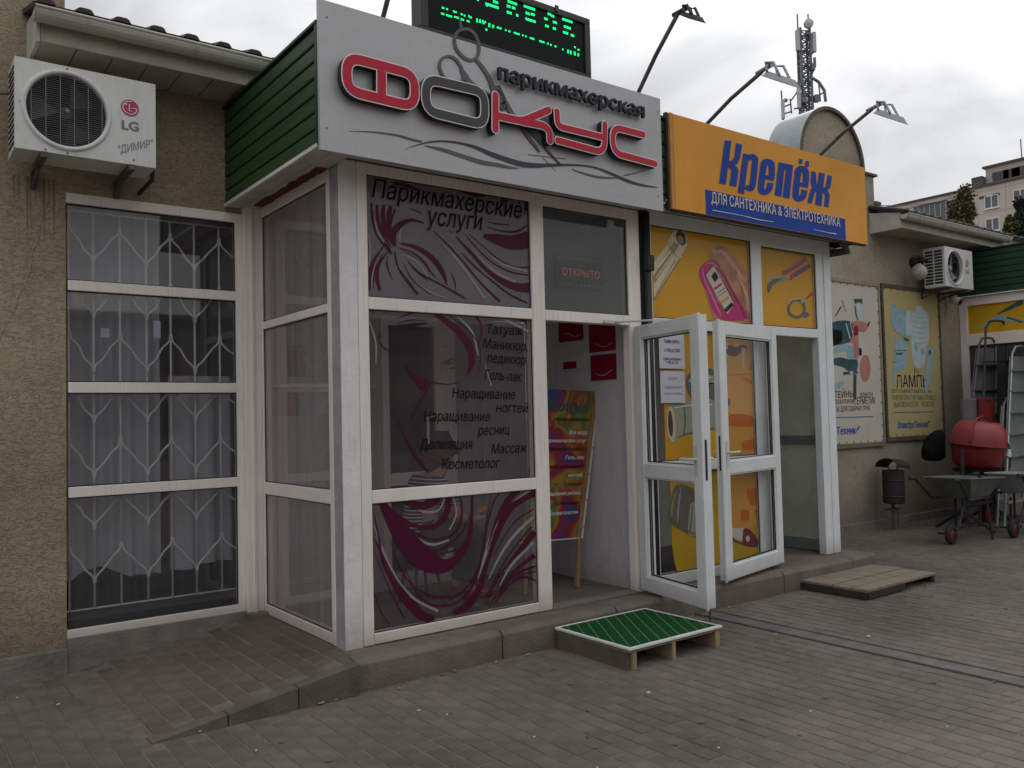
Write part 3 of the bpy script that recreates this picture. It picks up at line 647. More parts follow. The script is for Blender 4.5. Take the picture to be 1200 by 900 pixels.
# side frame (plane x = 0, seen from the recess)
f = MB(); f.box(-.004, .06, .121, .172, .17, 3.068); f.box(-.004, .06, 1.262, 1.333, .19, 3.068)
f.box(-.003, .06, .172, 1.262, .172, .238); f.box(-.003, .06, .172, 1.262, B2[0]+.0, B2[1]+.005); f.box(-.003, .06, .172, 1.262, B1[0]-.01, B1[1]-.03); f.box(-.003, .06, .172, 1.262, 2.965, 3.068)
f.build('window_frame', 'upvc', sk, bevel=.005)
sidez = ((.238, B2[0]), (B2[1]+.005, B1[0]-.01), (B1[1]-.03, 2.965)); gk = MB()
for a, b in sidez:
    box('glass_pane', 'glass_dirty', sk, .016, .020, .172, 1.262, a, b)
    gk.box(.008, .013, .172, 1.262, a, a+.006).box(.008, .013, .172, 1.262, b-.006, b).box(.0085, .0135, .172, .178, a, b).box(.0085, .0135, 1.256, 1.262, a, b)
gk.build('gasket', 'rubber', sk)
# fascia: ribbed green sheet with real profile
def cladding(name, m, parent, path, z0, z1, outward, n=7):
    """horizontal lap boards; path = two xy points; outward = unit normal"""
    a, b = Vector(path[0]), Vector(path[1]); o = Vector(outward); h = (z1-z0)/n
    for i in range(n):
        z = z0+i*h; prof = [(0.0, 0), (.010, .003), (.012, .012), (.011, h-.016), (.003, h-.008), (.0, h-.001)]
        P = [(a.x+o.x*d, a.y+o.y*d, z+q) for d, q in prof]+[(a.x-o.x*.012, a.y-o.y*.012, z+h-.001), (a.x-o.x*.012, a.y-o.y*.012, z)]
        MB().prism(P, (b.x-a.x, b.y-a.y, 0)).build(name, m, parent)
cladding('cladding_board', 'green_metal', sk, ((-.222, -.25), (-.222, WY-.004)), 3.045, 3.715, (-1, 0))
cladding('cladding_board', 'green_metal', sk, ((-.20, -.245), (2.53, -.245)), 3.045, 3.715, (0, -1))
box('coping', 'green_dark', sk, -.25, 2.53, -.27, 1.42, 3.717, 3.733)
box('corner_trim', 'green_dark', sk, -.246, -.21, -.272, -.24, 3.03, 3.716)
f = MB()
for i, (a, b) in enumerate(((-.228, -.13), (-.126, -.012))): f.box(a, b, -.262, WY-.006, 3.028, 3.043)
f.box(-.008, 2.53, -.262, -.012, 3.072, 3.082)
f.build('soffit', 'soffit_white', sk); box('soffit_trim', 'trim_white', sk, -.247, -.229, -.262, WY-.006, 3.022, 3.044)
rs = MB(); P = [(-.045+random.uniform(-.012, .012), .1+i*.055, 0) for i in range(21)]
rs.strip([Vector((-.075-random.uniform(0, .02), p[1], 3.0265)) for p in P], [Vector((-.008+random.uniform(-.012, .002), p[1], 3.0265)) for p in P]); rs.build('rust_stain', 'rust', sk)
box('ceiling', 'wall_inner', sk, .06, 2.44, .075, 1.42, 3.07, 3.09)
# inside walls
box('partition', 'wall_inner', sk, 2.452, 2.50, .072, 1.40, .166, 3.07)
box('partition', 'wall_inner', sk, 2.500, 2.512, .072, 1.40, .166, 3.07)
iw = 1.40
f = MB(); f.box(.0, 1.01, iw, iw+.06, .166, 3.07).box(1.70, 2.45, iw, iw+.06, 2.35, 3.07).box(1.01, 1.70, iw, iw+.06, 2.34, 3.07).box(1.70, 1.98, iw, iw+.06, .166, 2.34)
f.build('inner_wall', 'inner_grey', sk); box('inner_wall', 'wall_inner', sk, 1.98, 2.45, iw, iw+.06, .166, 2.34)
f = MB(); z0, z1 = .17, 2.338
f.box(1.011, 1.07, iw-.02, iw+.05, z0, z1).box(1.50, 1.698, iw-.02, iw+.05, z0, z1).box(1.07, 1.50, iw-.02, iw+.05, 2.26, z1).box(1.07, 1.50, iw-.02, iw+.05, .98, 1.08).box(1.07, 1.50, iw-.02, iw+.05, z0, .28)
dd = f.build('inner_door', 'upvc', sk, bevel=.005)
box('glass_pane', 'glass_dark', dd, 1.07, 1.50, iw+.01, iw+.014, .28, .98); box('glass_pane', 'glass_dark', dd, 1.07, 1.50, iw+.01, iw+.014, 1.08, 2.26)
MB().tube([(1.40, iw-.05, 1.52), (1.40, iw-.05, 1.30)], .012, 8).tube([(1.40, iw-.05, 1.52), (1.62, iw-.05, 1.52)], .010, 8).build('handle', 'upvc', dd)
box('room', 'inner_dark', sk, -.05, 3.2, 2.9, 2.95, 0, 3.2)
# little printed items inside
def hung(name, m, pts_px, ax, v, lab, cat, group=None, th=.012, sgn=-1):
    """flat framed thing on an inside wall: corners traced tl, br"""
    A = on(*pts_px[0], ax, v); B = on(*pts_px[1], ax, v)
    if ax == 0: o = MB().box(v+sgn*th, v, A.y, B.y, B.z, A.z)
    else: o = MB().box(A.x, B.x, v+sgn*th, v, B.z, A.z)
    c = (A+B)/2; o = o.build(name, m, None, bevel=.002, at=c); return tag(o, lab, cat, group)
cg = 'framed certificates in the salon doorway'
certs = [((655.5, 375), (684, 398), 'wine-red certificate nearest the top left of the doorway wall'), ((691, 381), (722, 410), 'wine-red certificate at top right of the doorway wall'),
         ((693, 417), (723, 444), 'wine-red certificate low on the right of the doorway wall'), ((657, 418), (686, 432), 'small white certificate with a dark red photo, lower left of the doorway wall')]
for i, (a, b, lab) in enumerate(certs):
    o = hung('certificate', 'cert_red' if i < 3 else 'wall_inner', (a, b), 0, 2.451, lab, 'certificate', cg)
    A = on(*a, 0, 2.438); B = on(*b, 0, 2.438)
    if i < 3:
        t = MB(); zz = B.z+.05
        t.strip([Vector((2.4375, A.y+(B.y-A.y)*k/6, zz+.02*math.sin(k*1.1+i))) for k in range(1, 6)], [Vector((2.4375, A.y+(B.y-A.y)*k/6, zz+.008+.02*math.sin(k*1.1+i))) for k in range(1, 6)]); t.build('emblem', 'cert_gold', o)
    else: MB().box(2.437, 2.4385, A.y-.03, A.y-.2, B.z+.01, A.z-.05).build('photo', 'cert_red', o)
for i, (a, b, lab) in enumerate((((337, 404), (357, 441), 'upper dark red card seen through the side pane of the salon'), ((312, 452), (328, 487), 'lower left dark red card seen through the side pane of the salon'), ((331, 451), (351, 487), 'lower right dark red card seen through the side pane of the salon'))):
    hung('wall_card', 'cert_red', (a, b), 1, iw-.001, lab, 'card', 'red cards on the vestibule wall')
hung('notice_sheet', 'paper', ((368, 452), (387, 486)), 1, iw-.001, 'white notice sheet on the vestibule wall beside the red cards', 'notice')
sh = box('wall_shelf', 'trim_white', None, .02, .9, iw-.13, iw-.002, 1.76, 1.78, at=(.4, iw, 1.76)); tag(sh, 'long white shelf on the vestibule back wall above the red cards', 'shelf')
# OPEN sign behind the upper right pane
os_ = thing('open_sign', (2.0, .06, 2.5), 'black LED board with faintly glowing letters reading ОТКРЫТО behind the pane above the salon door', 'led sign')
A = on(652, 337, 1, .05); B = on(706, 303, 1, .05)
box('case', 'led_case', os_, A.x, B.x, .05, .08, A.z+.005, B.z)
text_px('ОТКРЫТО', 'led_red', os_, (659, 322), (703, 327), .047, .055, off=.0)
dt = MB()
for k in range(11):
    for zz in (A.z+.03, B.z-.03):
        xx = A.x+.03+k*(B.x-A.x-.06)/10; dt.box(xx, xx+.008, .047, .05, zz, zz+.008)
dt.build('led_dot', 'led_red', os_)
# ---- artwork on the panes
FP = (1, .014); sp1 = MB(); sp2 = MB()
z5 = Z(420, 190, 5)
def run(lst, z, mb):
    for s_ in lst: stroke(mb, z(s_), FP)
run([[(75,240,10),(85,340,16),(115,430,18),(170,500,22),(195,540,6)],[(110,250,12),(115,340,22),(150,430,18),(195,500,4)],[(150,250,16),(145,320,26),(165,410,22),(205,490,5)],
     [(190,255,20),(180,320,30),(185,400,24),(215,490,6)],[(215,275,8),(190,380,10),(215,480,6)],
     [(385,358,8),(310,340,20),(240,370,36),(205,420,36),(215,490,14)],[(380,352,4),(300,335,6),(230,360,8)],
     [(300,272,2),(340,285,6),(378,305,2)],[(245,475,8),(340,500,24),(430,560,30),(490,640,28),(520,720,6)],[(230,500,3),(310,525,8),(380,580,14),(430,650,8),(465,685,2)],
     [(250,510,2),(330,560,5),(390,640,2)],[(150,490,4),(95,570,16),(68,650,22),(62,752,18)],[(175,520,3),(120,600,18),(110,680,22),(128,752,16)],[(150,530,2),(100,620,8),(85,740,6)],
     [(170,540,3),(170,610,8),(200,690,2)],[(215,520,2),(235,620,5),(285,700,8),(350,775,14)],[(265,590,2),(310,680,6),(390,750,4),(430,778,2)],
     [(285,575,2),(360,650,12),(480,715,10),(560,760,12),(630,800,6)],[(540,640,2),(565,700,8),(568,748,2)],
     [(445,405,4),(540,500,8),(620,590,8),(720,710,10),(830,818,12)],[(575,440,6),(650,520,16),(740,620,18),(830,690,30),(920,730,44),(1000,735,58)],
     [(600,530,2),(690,620,6),(790,700,8),(880,770,8),(990,825,10)],[(625,420,2),(700,510,6),(790,590,6),(900,645,8),(995,660,8)],[(650,420,2),(740,500,5),(840,580,6),(930,615,6),(1000,615,8)],
     [(735,430,20),(810,450,60),(900,470,84),(1000,455,104)],[(755,380,4),(850,405,10),(930,405,12),(990,370,10)],[(755,350,2),(820,362,8),(890,366,3)],
     [(205,125,12),(260,130,22),(340,160,18),(425,178,3)],[(160,100,3),(190,90,16),(225,78,4)],[(500,138,4),(620,165,30),(700,185,40),(775,180,20)],[(862,200,36),(850,250,38)],[(945,215,6),(940,270,8)],[(985,215,14),(982,285,16)],[(530,400,4),(550,412,8)]],
    z5, sp1)
run([[(210,520,2),(230,610,5),(290,690,5),(345,770,4)],[(610,530,2),(700,625,5),(800,710,5),(870,760,3)],[(290,575,1.5),(330,630,4),(400,690,3)],[(440,402,3),(530,490,4),(600,570,3)]], z5, sp2)
z4 = Z(425, 350, 3.912)
run([[(310,58,4),(370,95,26),(440,150,34),(490,220,36),(500,290,30),(480,350,6)],[(385,70,2),(470,130,5),(535,215,4),(540,290,3),(530,350,2)],[(510,70,3),(540,110,8),(545,160,8),(530,215,3)],
     [(190,290,2),(215,330,10),(260,370,30),(320,385,10),(400,392,5),(460,375,2)],[(255,375,30),(280,410,22),(300,385,8)],[(310,400,3),(270,460,8),(240,510,6),(215,570,2)],[(165,560,3),(200,640,10),(250,730,12),(300,790,8)],
     [(70,185,14),(78,165,6),(90,160,2)],[(75,190,8),(100,228,6),(140,238,3)],[(35,40,3),(55,70,3)],[(80,40,2),(110,66,3)],[(670,75,6),(720,90,14),(755,118,8)],[(620,58,2),(690,75,5),(760,105,4)],
     [(160,90,2),(230,65,8),(300,62,3)]], z4, sp1)
run([[(150,122,2),(200,122,10),(250,118,14),(305,112,3)],[(160,112,2),(220,98,6),(290,100,3)],[(200,125,2),(250,140,4),(295,128,2)],[(360,296,1.5),(390,285,4),(420,272,2)],[(370,300,1),(395,296,4),(415,290,1)],[(395,320,1),(420,318,5)],[(375,216,4),(382,222,4)]], z4, sp2)
z3 = Z(425, 560, 4.738)
run([[(215,100,4),(260,140,40),(330,155,44),(390,130,50),(425,90,40)],[(100,125,30),(150,210,70),(230,330,110),(330,440,130),(430,490,90),(510,460,50),(570,380,34),(600,290,22),(610,75,10)],
     [(60,130,4),(150,180,22),(240,245,26),(340,275,22),(420,255,30),(465,190,36),(485,80,26)],[(180,200,3),(270,290,8),(380,340,12),(470,330,10),(530,280,12),(552,190,10),(540,75,8)],
     [(200,230,2),(300,340,8),(400,400,10),(480,370,8),(560,290,6),(605,180,4)],[(250,300,2),(330,370,6),(420,420,8),(520,400,10)],
     [(55,160,3),(90,330,10),(110,460,16),(170,580,26),(250,690,44),(340,770,52),(400,775,30)],[(60,330,3),(110,430,10),(180,560,8),(260,660,6),(330,730,6)],[(150,330,2),(200,480,6),(270,590,8),(380,655,14),(490,660,14)],
     [(230,480,2),(270,580,5),(340,680,10),(440,712,12),(540,680,10),(610,590,8),(660,460,6)],[(500,750,20),(580,710,44),(650,610,30),(690,480,20),(740,330,26),(800,190,44),(870,130,30),(960,80,36)],
     [(560,690,3),(630,560,10),(670,400,10),(690,270,10),(730,130,8),(780,60,6)],[(480,680,6),(570,620,10),(640,510,10),(675,380,8),(690,220,6),(720,65,5)],[(690,400,4),(730,270,12),(790,150,30),(860,70,34),(930,45,20)],
     [(670,710,4),(720,600,8),(780,480,8),(850,380,8),(940,270,10)],[(690,710,3),(750,560,8),(830,450,14),(890,380,30),(955,300,36)],[(700,350,3),(780,240,6),(850,160,8),(960,95,8)],
     [(720,450,3),(790,320,6),(860,230,8),(950,175,8)],[(700,710,6),(760,630,10),(830,530,16),(900,470,22),(955,430,28)],[(730,700,4),(800,590,8),(860,530,14),(960,490,10)],[(740,700,4),(790,620,6),(850,570,8),(910,550,16),(965,575,6)],[(770,660,2),(830,575,5),(890,535,8),(960,520,8)],
     [(60,390,2),(100,500,6),(160,640,6),(230,780,8)],[(60,620,2),(100,740,5),(150,815,4)]], z3, sp1)
sp3 = MB()
run([[(90,300,3),(110,400,10),(150,470,8)],[(255,385,5),(240,430,14),(245,470,7)],[(260,540,5),(340,580,15),(400,660,10),(430,720,3)],[(120,560,5),(88,650,14),(80,740,14)],[(480,470,5),(570,560,15),(660,680,15),(740,800,12)],[(660,500,5),(740,590,14),(830,660,17),(920,700,10)],[(760,540,5),(850,600,15),(990,640,14)],[(330,700,3),(420,760,10),(520,800,7)],[(60,420,5),(70,520,14),(60,600,8)]], z5, sp3)
run([[(30,100,5),(60,200,8),(60,300,5)],[(420,70,5),(500,150,10),(530,260,7)],[(560,60,7),(640,90,14),(760,150,8)],[(560,300,3),(590,400,7)]], z4, sp3)
run([[(120,130,5),(200,250,17),(280,320,14),(380,370,14),(480,345,10)],[(60,260,5),(120,420,14),(200,580,17),(300,680,14),(420,740,14)],[(640,560,5),(680,430,17),(720,300,14),(800,170,14),(930,70,14)],[(700,560,5),(770,420,14),(850,310,17),(950,215,14)],[(760,600,5),(830,480,14),(950,360,14)],[(260,120,7),(330,185,14),(420,180,10),(455,110,10)],[(500,100,7),(520,200,10),(480,290,8)]], z3, sp3)
sp3.build('hair_artwork', 'strand_pale', panes[0])
pr = sp1.build('hair_artwork', 'plum', panes[0]); sp2.build('hair_artwork', 'plum_dark', panes[0])
def halo(a, b, cap, p):   # pale patch the words stand on
    pass
text_px('Парикмахерские', 'halo', panes[0], (435.5, 230.5), (612.5, 256), .0125, .118, shear=.22, off=.05); text_px('услуги', 'halo', panes[0], (499.5, 263), (566.5, 269.5), .0125, .118, shear=.22, off=.05)
text_px('Парикмахерские', 'text_black', panes[0], (436, 230.5), (612, 256), .0105, .118, shear=.22, off=.012, depth=.001)
text_px('услуги', 'text_black', panes[0], (500, 263), (566, 269.5), .0105, .118, shear=.22, off=.012)
for body, x0, y0, x1, y1, c_ in (('Татуаж', 571, 391, 613, 393, .066), ('Маникюр,', 566, 407.5, 618, 411.5, .066), ('педикюр', 571, 424.5, 616, 427.5, .066), ('Гель-лак', 568, 444.5, 612, 447, .066),
        ('Наращивание', 530, 466, 604, 468, .066), ('ногтей', 581, 483, 619, 483.5, .066), ('Наращивание', 497, 493.5, 574.5, 493.5, .066), ('ресниц', 560, 510, 597, 509, .066),
        ('Депиляция', 492, 526.5, 554, 526, .066), ('Массаж', 576, 531.5, 618, 530, .066), ('Косметолог', 518, 550, 586, 548, .066)):
    text_px(body, 'text_black', panes[1], (x0, y0), (x1, y1), .0105, c_, shear=.22, off=.014)
# ---- door leaves
def leaf(parent, H, E_, z0, z1, rails, m, gm, th=.065, st=.085, name='door', side=1):
    H = Vector((*H, 0)); E_ = Vector((*E_, 0)); d = (E_-H).normalized(); n = Vector((-d.y, d.x, 0))*side; w = (E_-H).length
    up = Vector((0, 0, 1)); P = lambda s, z, q=0: H+d*s+up*z+n*q
    f = MB(); f.prism([P(0, z0, -th/2), P(st, z0, -th/2), P(st, z1, -th/2), P(0, z1, -th/2)], n*th).prism([P(w-st, z0, -th/2), P(w, z0, -th/2), P(w, z1, -th/2), P(w-st, z1, -th/2)], n*th)
    for a, b in rails: f.prism([P(st, a, -th/2+.001), P(w-st, a, -th/2+.001), P(w-st, b, -th/2+.001), P(st, b, -th/2+.001)], n*(th-.002))
    f.prism([P(w, z0-.01, th/2), P(w+.018, z0-.01, th/2), P(w+.018, z1+.01, th/2), P(w, z1+.01, th/2)], n*-.018)      # closing lip
    o = f.build(name, m, parent, bevel=.004); bead = MB(); gk = MB()
    for (a0, a1), (b0, b1) in zip(rails[:-1], rails[1:]):
        MB().prism([P(st, a1, -.002), P(w-st, a1, -.002), P(w-st, b0, -.002), P(st, b0, -.002)], n*.004).build('glass_pane', gm, o)
        for sg in (-1, 1):
            q = sg*(th/2-.012)
            for (s0, s1, zz0, zz1) in ((st, st+.012, a1, b0), (w-st-.012, w-st, a1, b0), (st+.012, w-st-.012, a1, a1+.012), (st+.012, w-st-.012, b0-.012, b0)):
                bead.prism([P(s0, zz0, q), P(s1, zz0, q), P(s1, zz1, q), P(s0, zz1, q)], n*-sg*.014)
                
            for (s0, s1, zz0, zz1) in ((st+.012, st+.017, a1+.012, b0-.012), (w-st-.017, w-st-.012, a1+.012, b0-.012), (st+.017, w-st-.017, a1+.012, a1+.017), (st+.017, w-st-.017, b0-.017, b0-.012)):
                gk.prism([P(s0, zz0, sg*.012), P(s1, zz0, sg*.012), P(s1, zz1, sg*.012), P(s0, zz1, sg*.012)], n*-sg*.008)
    bead.build('glazing_bead', m, o); gk.build('gasket', 'rubber', o)
    lk = MB(); lk.prism([P(w+.0, 1.05, -.008), P(w+.003, 1.05, -.008), P(w+.003, 1.32, -.008), P(w+.0, 1.32, -.008)], n*.016); lk.build('lock_plate', 'iron_dark', o)
    for sg in (-1, 1):
        h = MB(); a = P(w-.045, 1.19, sg*(th/2)); h.tube([a, a+n*sg*.045, a+n*sg*.05-d*.02, a+n*sg*.05-d*.12], .010, 8); h.prism([P(w-.06, 1.08, sg*th/2), P(w-.03, 1.08, sg*th/2), P(w-.03, 1.28, sg*th/2), P(w-.06, 1.28, sg*th/2)], n*sg*.006)
        h.build('handle', 'white_plastic', o)
    hg = MB()
    for z in (z0+.2, (z0+z1)/2, z1-.2): hg.tube([P(-.012, z-.05, -th/2-.008), P(-.012, z+.05, -th/2-.008)], .011, 8)
    hg.build('hinge', 'white_plastic', o)
    return o, P, n
door, P, n = leaf(sk, (2.432, -.035), (2.262, -.80), .197, 2.165, ((.197, .30), (1.035, 1.135), (2.07, 2.165)), 'upvc_blue', 'glass', side=-1, th=.085)
MB().tube([P(.70, .27, -.045), P(.72, .0, -.045)], .006, 6).tube([P(.70, .27, -.045), P(.70, .62, -.04)], .006, 6).build('drop_bolt', 'rust', door)
MB().tube([(2.20, -.03, 2.19), (2.395, -.33, 2.185)], .008, 6).box(2.10, 2.26, -.03, -.006, 2.178, 2.20).build('door_closer', 'white_plastic', sk)
# ================================================================ HARDWARE KIOSK
kk = thing('hardware_kiosk', (3.8, .6, .17), 'white-framed glazed entrance of the hardware shop, covered in yellow plumbing adverts, door folded back', 'kiosk')
f = MB()
f.box(2.60, 2.634, -.004, .07, .17, 3.09); f.box(3.862, 4.000, -.004, .07, .17, 3.09); f.box(4.812, 5.045, -.004, .07, .17, 3.09)
f.box(2.634, 3.862, -.003, .07, 2.978, 3.09); f.box(4.0, 4.812, -.003, .07, 2.95, 3.09); f.box(2.634, 3.862, -.003, .07, 2.17, 2.25); f.box(4.0, 4.812, -.003, .07, 2.17, 2.25)
f.box(2.634, 3.862, -.003, .07, 1.04, 1.13); f.box(2.634, 3.862, -.003, .07, .172, .26)
f.box(4.925, 4.94, -.012, -.004, .175, 3.05)
f.build('window_frame', 'upvc_blue', kk, bevel=.005)
box('downpipe_cover', 'iron_dark', kk, 2.512, 2.598, -.01, .06, .17, 3.06)
MB().tube([(2.555, -.03, .17), (2.555, -.03, 3.06)], .03, 12).build('downpipe', 'iron_dark', kk, smooth=True)
MB().box(2.52, 2.59, -.075, -.02, 2.60, 2.72).build('junction_box', 'iron_dark', kk, bevel=.005)
yp = [box('advert_panel', 'yellow', kk, 2.636, 3.860, .030, .036, 2.252, 2.976), box('advert_panel', 'yellow', kk, 4.002, 4.810, .030, .036, 2.252, 2.948), box('advert_panel', 'yellow', kk, 2.76, 3.860, .030, .036, 1.132, 2.168)]
V = [(2.85, .262), (3.86, .262), (3.86, 1.038), (2.80, 1.038), (2.80, .5), (2.82, .35)]
yp.append(MB().prism([(a, .030, b) for a, b in V], (0, .006, 0)).build('advert_panel', 'yellow_dark', kk))
gk = MB()
for (x0, x1, z0, z1) in ((2.634, 3.862, 2.25, 2.978), (4.0, 4.812, 2.25, 2.95), (2.634, 3.862, 1.13, 2.17), (2.634, 3.862, .26, 1.04)):
    box('glass_pane', 'glass', kk, x0, x1, .016, .019, z0, z1)
    gk.box(x0, x1, .006, .012, z0, z0+.008).box(x0, x1, .006, .012, z1-.008, z1).box(x0, x0+.008, .0065, .0125, z0, z1).box(x1-.008, x1, .0065, .0125, z0, z1)
gk.build('gasket', 'rubber', kk)
YP = (1, .028); z8 = Z(730, 230, 3.6)
def prints(parent, lst, z, plane=YP):
    by = {}
    for kind_, m_, pts_, *r_ in lst:
        mb = by.setdefault(m_+str(len(by)) if False else m_, MB())
        if kind_ == 'p': poly(mb, z(pts_), plane, *(r_ or [0]))
        else: stroke(mb, z(pts_), plane, *(r_ or [6]))
    for m_, mb in by.items(): mb.build('print', m_, parent, recalc=False)
def ell(cx, cy, rx, ry, n=20, rot=0):
    return [(cx+rx*math.cos(t)*math.cos(rot)-ry*math.sin(t)*math.sin(rot), cy+rx*math.cos(t)*math.sin(rot)+ry*math.sin(t)*math.cos(rot)) for t in [2*math.pi*k/n for k in range(n)]]
prints(yp[0], [('p', 'pipe_shade', [(133,440),(128,425),(235,258),(247,262)]), ('p', 'pipe_white', [(126,285),(190,200),(240,258),(131,428)]), ('p', 'pipe_white', [(188,190),(212,145),(240,136),(268,165),(271,205),(240,265),(200,235)]),
   ('p', 'pipe_shade', [(214,190),(238,206),(132,372),(127,340)]), ('p', 'pipe_dark', ell(245, 176, 20, 33, 18, -.35)), ('p', 'pipe_shade', ell(243, 182, 11, 20, 14, -.35)),
   ('p', 'skin_print', [(362,245),(392,212),(425,210),(470,255),(520,320),(546,365),(550,522),(498,520),(440,400),(400,300),(370,275)], 4),
   ('p', 'skin_print', [(345,400),(362,395),(385,450),(410,515),(385,516),(360,440)], 3),
   ('p', 'pink', [(322,310),(340,284),(372,272),(400,290),(425,320),(450,370),(490,440),(522,490),(520,521),(400,512),(352,400),(326,350)], 4),
   ('p', 'print_pale', [(350,332),(384,291),(408,325),(470,455),(440,497),(400,440)]), ('p', 'text_black', [(372,338),(388,316),(404,342),(388,364)]), ('s', 'pink', [(385,392,10),(418,368,10)], 1), ('s', 'lg_grey', [(398,410,5),(430,386,5)], 1),
   ('s', 'lg_grey', [(404,422,4),(436,398,4)], 1), ('s', 'yellow', [(412,452,12),(446,424,12)], 1), ('s', 'text_black', [(432,484,16),(464,452,16)], 1), ('s', 'text_black', [(347,334,3),(438,500,3)], 1), ('s', 'text_black', [(384,288,3),(472,456,3)], 1), ('s', 'text_black', [(384,288,3),(347,334,3)], 1),
   ('s', 'skin_light', [(385,240,8),(420,235,14),(465,290,16),(505,350,10)]), ('s', 'skin_dark', [(372,268,4),(402,290,8),(440,380,8),(470,430,4)]), ('s', 'skin_dark', [(470,300,3),(500,380,7),(515,470,5)]), ('s', 'skin_light', [(480,330,4),(520,410,10),(532,490,6)]), ('s', 'skin_dark', [(540,400,3),(546,450,6),(548,510,5)]), ('p', 'skin_light', ell(384, 230, 12, 9)),
   ('s', 'pink_light', [(335,300,3),(345,350,7),(385,440,8),(415,505,4)]), ('s', 'pink_light', [(345,288,4),(375,280,7),(400,300,4)]), ('s', 'pink_dark', [(425,330,3),(460,400,8),(500,470,10),(515,515,6)]), ('s', 'pipe_light', [(150,300,6),(205,225,7)], 1), ('s', 'pipe_light', [(140,345,3),(212,240,4)], 1), ('s', 'pipe_dark', [(194,196,2),(205,232,3),(240,262,2)]), ('s', 'pipe_shade', [(140,410,3),(222,268,5)], 1), ('s', 'pipe_light', [(205,165,5),(232,146,5)])], z8)
prints(yp[1], [('s', 'plier_red', [(676,325,16),(720,300,20),(774,262,17)]), ('s', 'plier_blue', [(690,322,4),(760,274,6)], 1), ('s', 'plier_red', [(700,348,16),(745,318,22),(792,290,15)]), ('s', 'plier_blue', [(722,336,14),(782,296,12)], 1),
   ('s', 'fitting_dark', [(615,405,8),(622,375,20),(650,352,18),(690,330,14)]), ('s', 'fitting', [(612,360,6),(640,345,10),(690,338,12),(705,345,8)]), ('s', 'fitting', [(640,372,5),(700,344,7)]),
   ('s', 'fitting_dark', [p+(11,) for p in ell(733, 474, 34, 36, 16)]+[(767, 474, 11)]), ('s', 'print_pale', [(700,455,3),(712,436,5),(745,432,4)]), ('s', 'plier_red', [(772,434,7),(800,408,9)], 1), ('s', 'fitting', [(752,448,14),(772,436,8)], 1), ('p', 'fitting_dark', ell(772, 500, 14, 12, 12)), ('s', 'pink_light', [(690,314,3),(766,264,4)], 1), ('s', 'pink_light', [(712,352,3),(786,302,4)], 1), ('s', 'print_pale', [(620,395,3),(630,368,4),(655,348,3)]), ('s', 'text_black', [(612,372,2),(640,360,3),(670,350,2)]), ('s', 'print_pale', [(706,495,3),(735,508,4),(762,492,3)]), ('p', 'text_black', ell(648, 352, 4, 4))], z8)
z9 = Z(755, 380, 5)
prints(yp[2], [('p', 'fitting_dark', [(245,312),(262,290),(300,280),(420,272),(420,470),(300,455),(268,425),(246,370)], 3), ('p', 'fitting', [(255,330),(300,300),(420,300),(420,345),(300,352)], 2), ('p', 'fitting', [(140,482),(200,458),(330,448),(420,450),(420,615),(240,645),(175,690),(150,670)], 2),
   ('s', 'fitting_dark', [(232,468,7),(240,560,9),(232,650,6)]), ('s', 'fitting_dark', [(300,455,5),(308,540,6),(300,630,5)]), ('s', 'pipe_light', [(170,490,5),(300,470,9),(400,470,5)]), ('s', 'fitting_dark', [(190,665,4),(260,640,10),(410,610,12)]), ('s', 'pipe_light', [(262,335,3),(300,315,6),(400,312,4)]), ('s', 'text_black', [(268,372,6),(300,352,8),(410,346,8)]), ('p', 'print_pale', ell(158, 584, 26, 106, 24, -.06)), ('p', 'pipe_dark', ell(154, 582, 14, 78, 20, -.06)),
   ('p', 'orange', [(436,78),(640,82),(640,760),(436,760)]), ('s', 'burgundy', [(438,190,34),(470,165,56),(500,150,56),(530,165,50),(560,140,36),(600,132,20)]), ('s', 'print_pale', [p+(9,) for p in ell(470,128,17,18,12)]+[(487,128,9)]), ('s', 'print_pale', [(470,146,10),(472,205,14)], 1), ('s', 'print_pale', [p+(8,) for p in ell(472,185,14,16,12)]+[(486,185,8)]),
   ('s', 'print_pale', [(535,105,8),(545,130,8),(556,105,8)]), ('s', 'print_pale', [(580,140,22),(580,180,9),(582,250,10)]), ('s', 'orange_item', [(450,300,6),(640,292,6)], 1), ('s', 'iron_dark', [(662,95,12),(662,745,12)], 1), ('s', 'fitting', [(690,80,18),(690,770,18)], 1),
   ('p', 'orange_item', [(612,270),(625,215),(650,205),(672,240),(672,275)]), ('p', 'orange_item', [(570,318),(600,312),(670,345),(670,378),(640,360)]), ('p', 'orange_item', [(640,428),(672,425),(672,560),(645,540)]), ('p', 'orange_item', [(572,685),(640,672),(690,672),(690,735),(572,740)]),
   ('p', 'orange_item', [(460,540),(520,525),(600,530),(655,560),(620,600),(470,590)], 3), ('s', 'teal', [(440,470,50),(480,460,60),(500,470,20)]), ('s', 'teal', [(442,525,22),(498,522,12)])], z9)
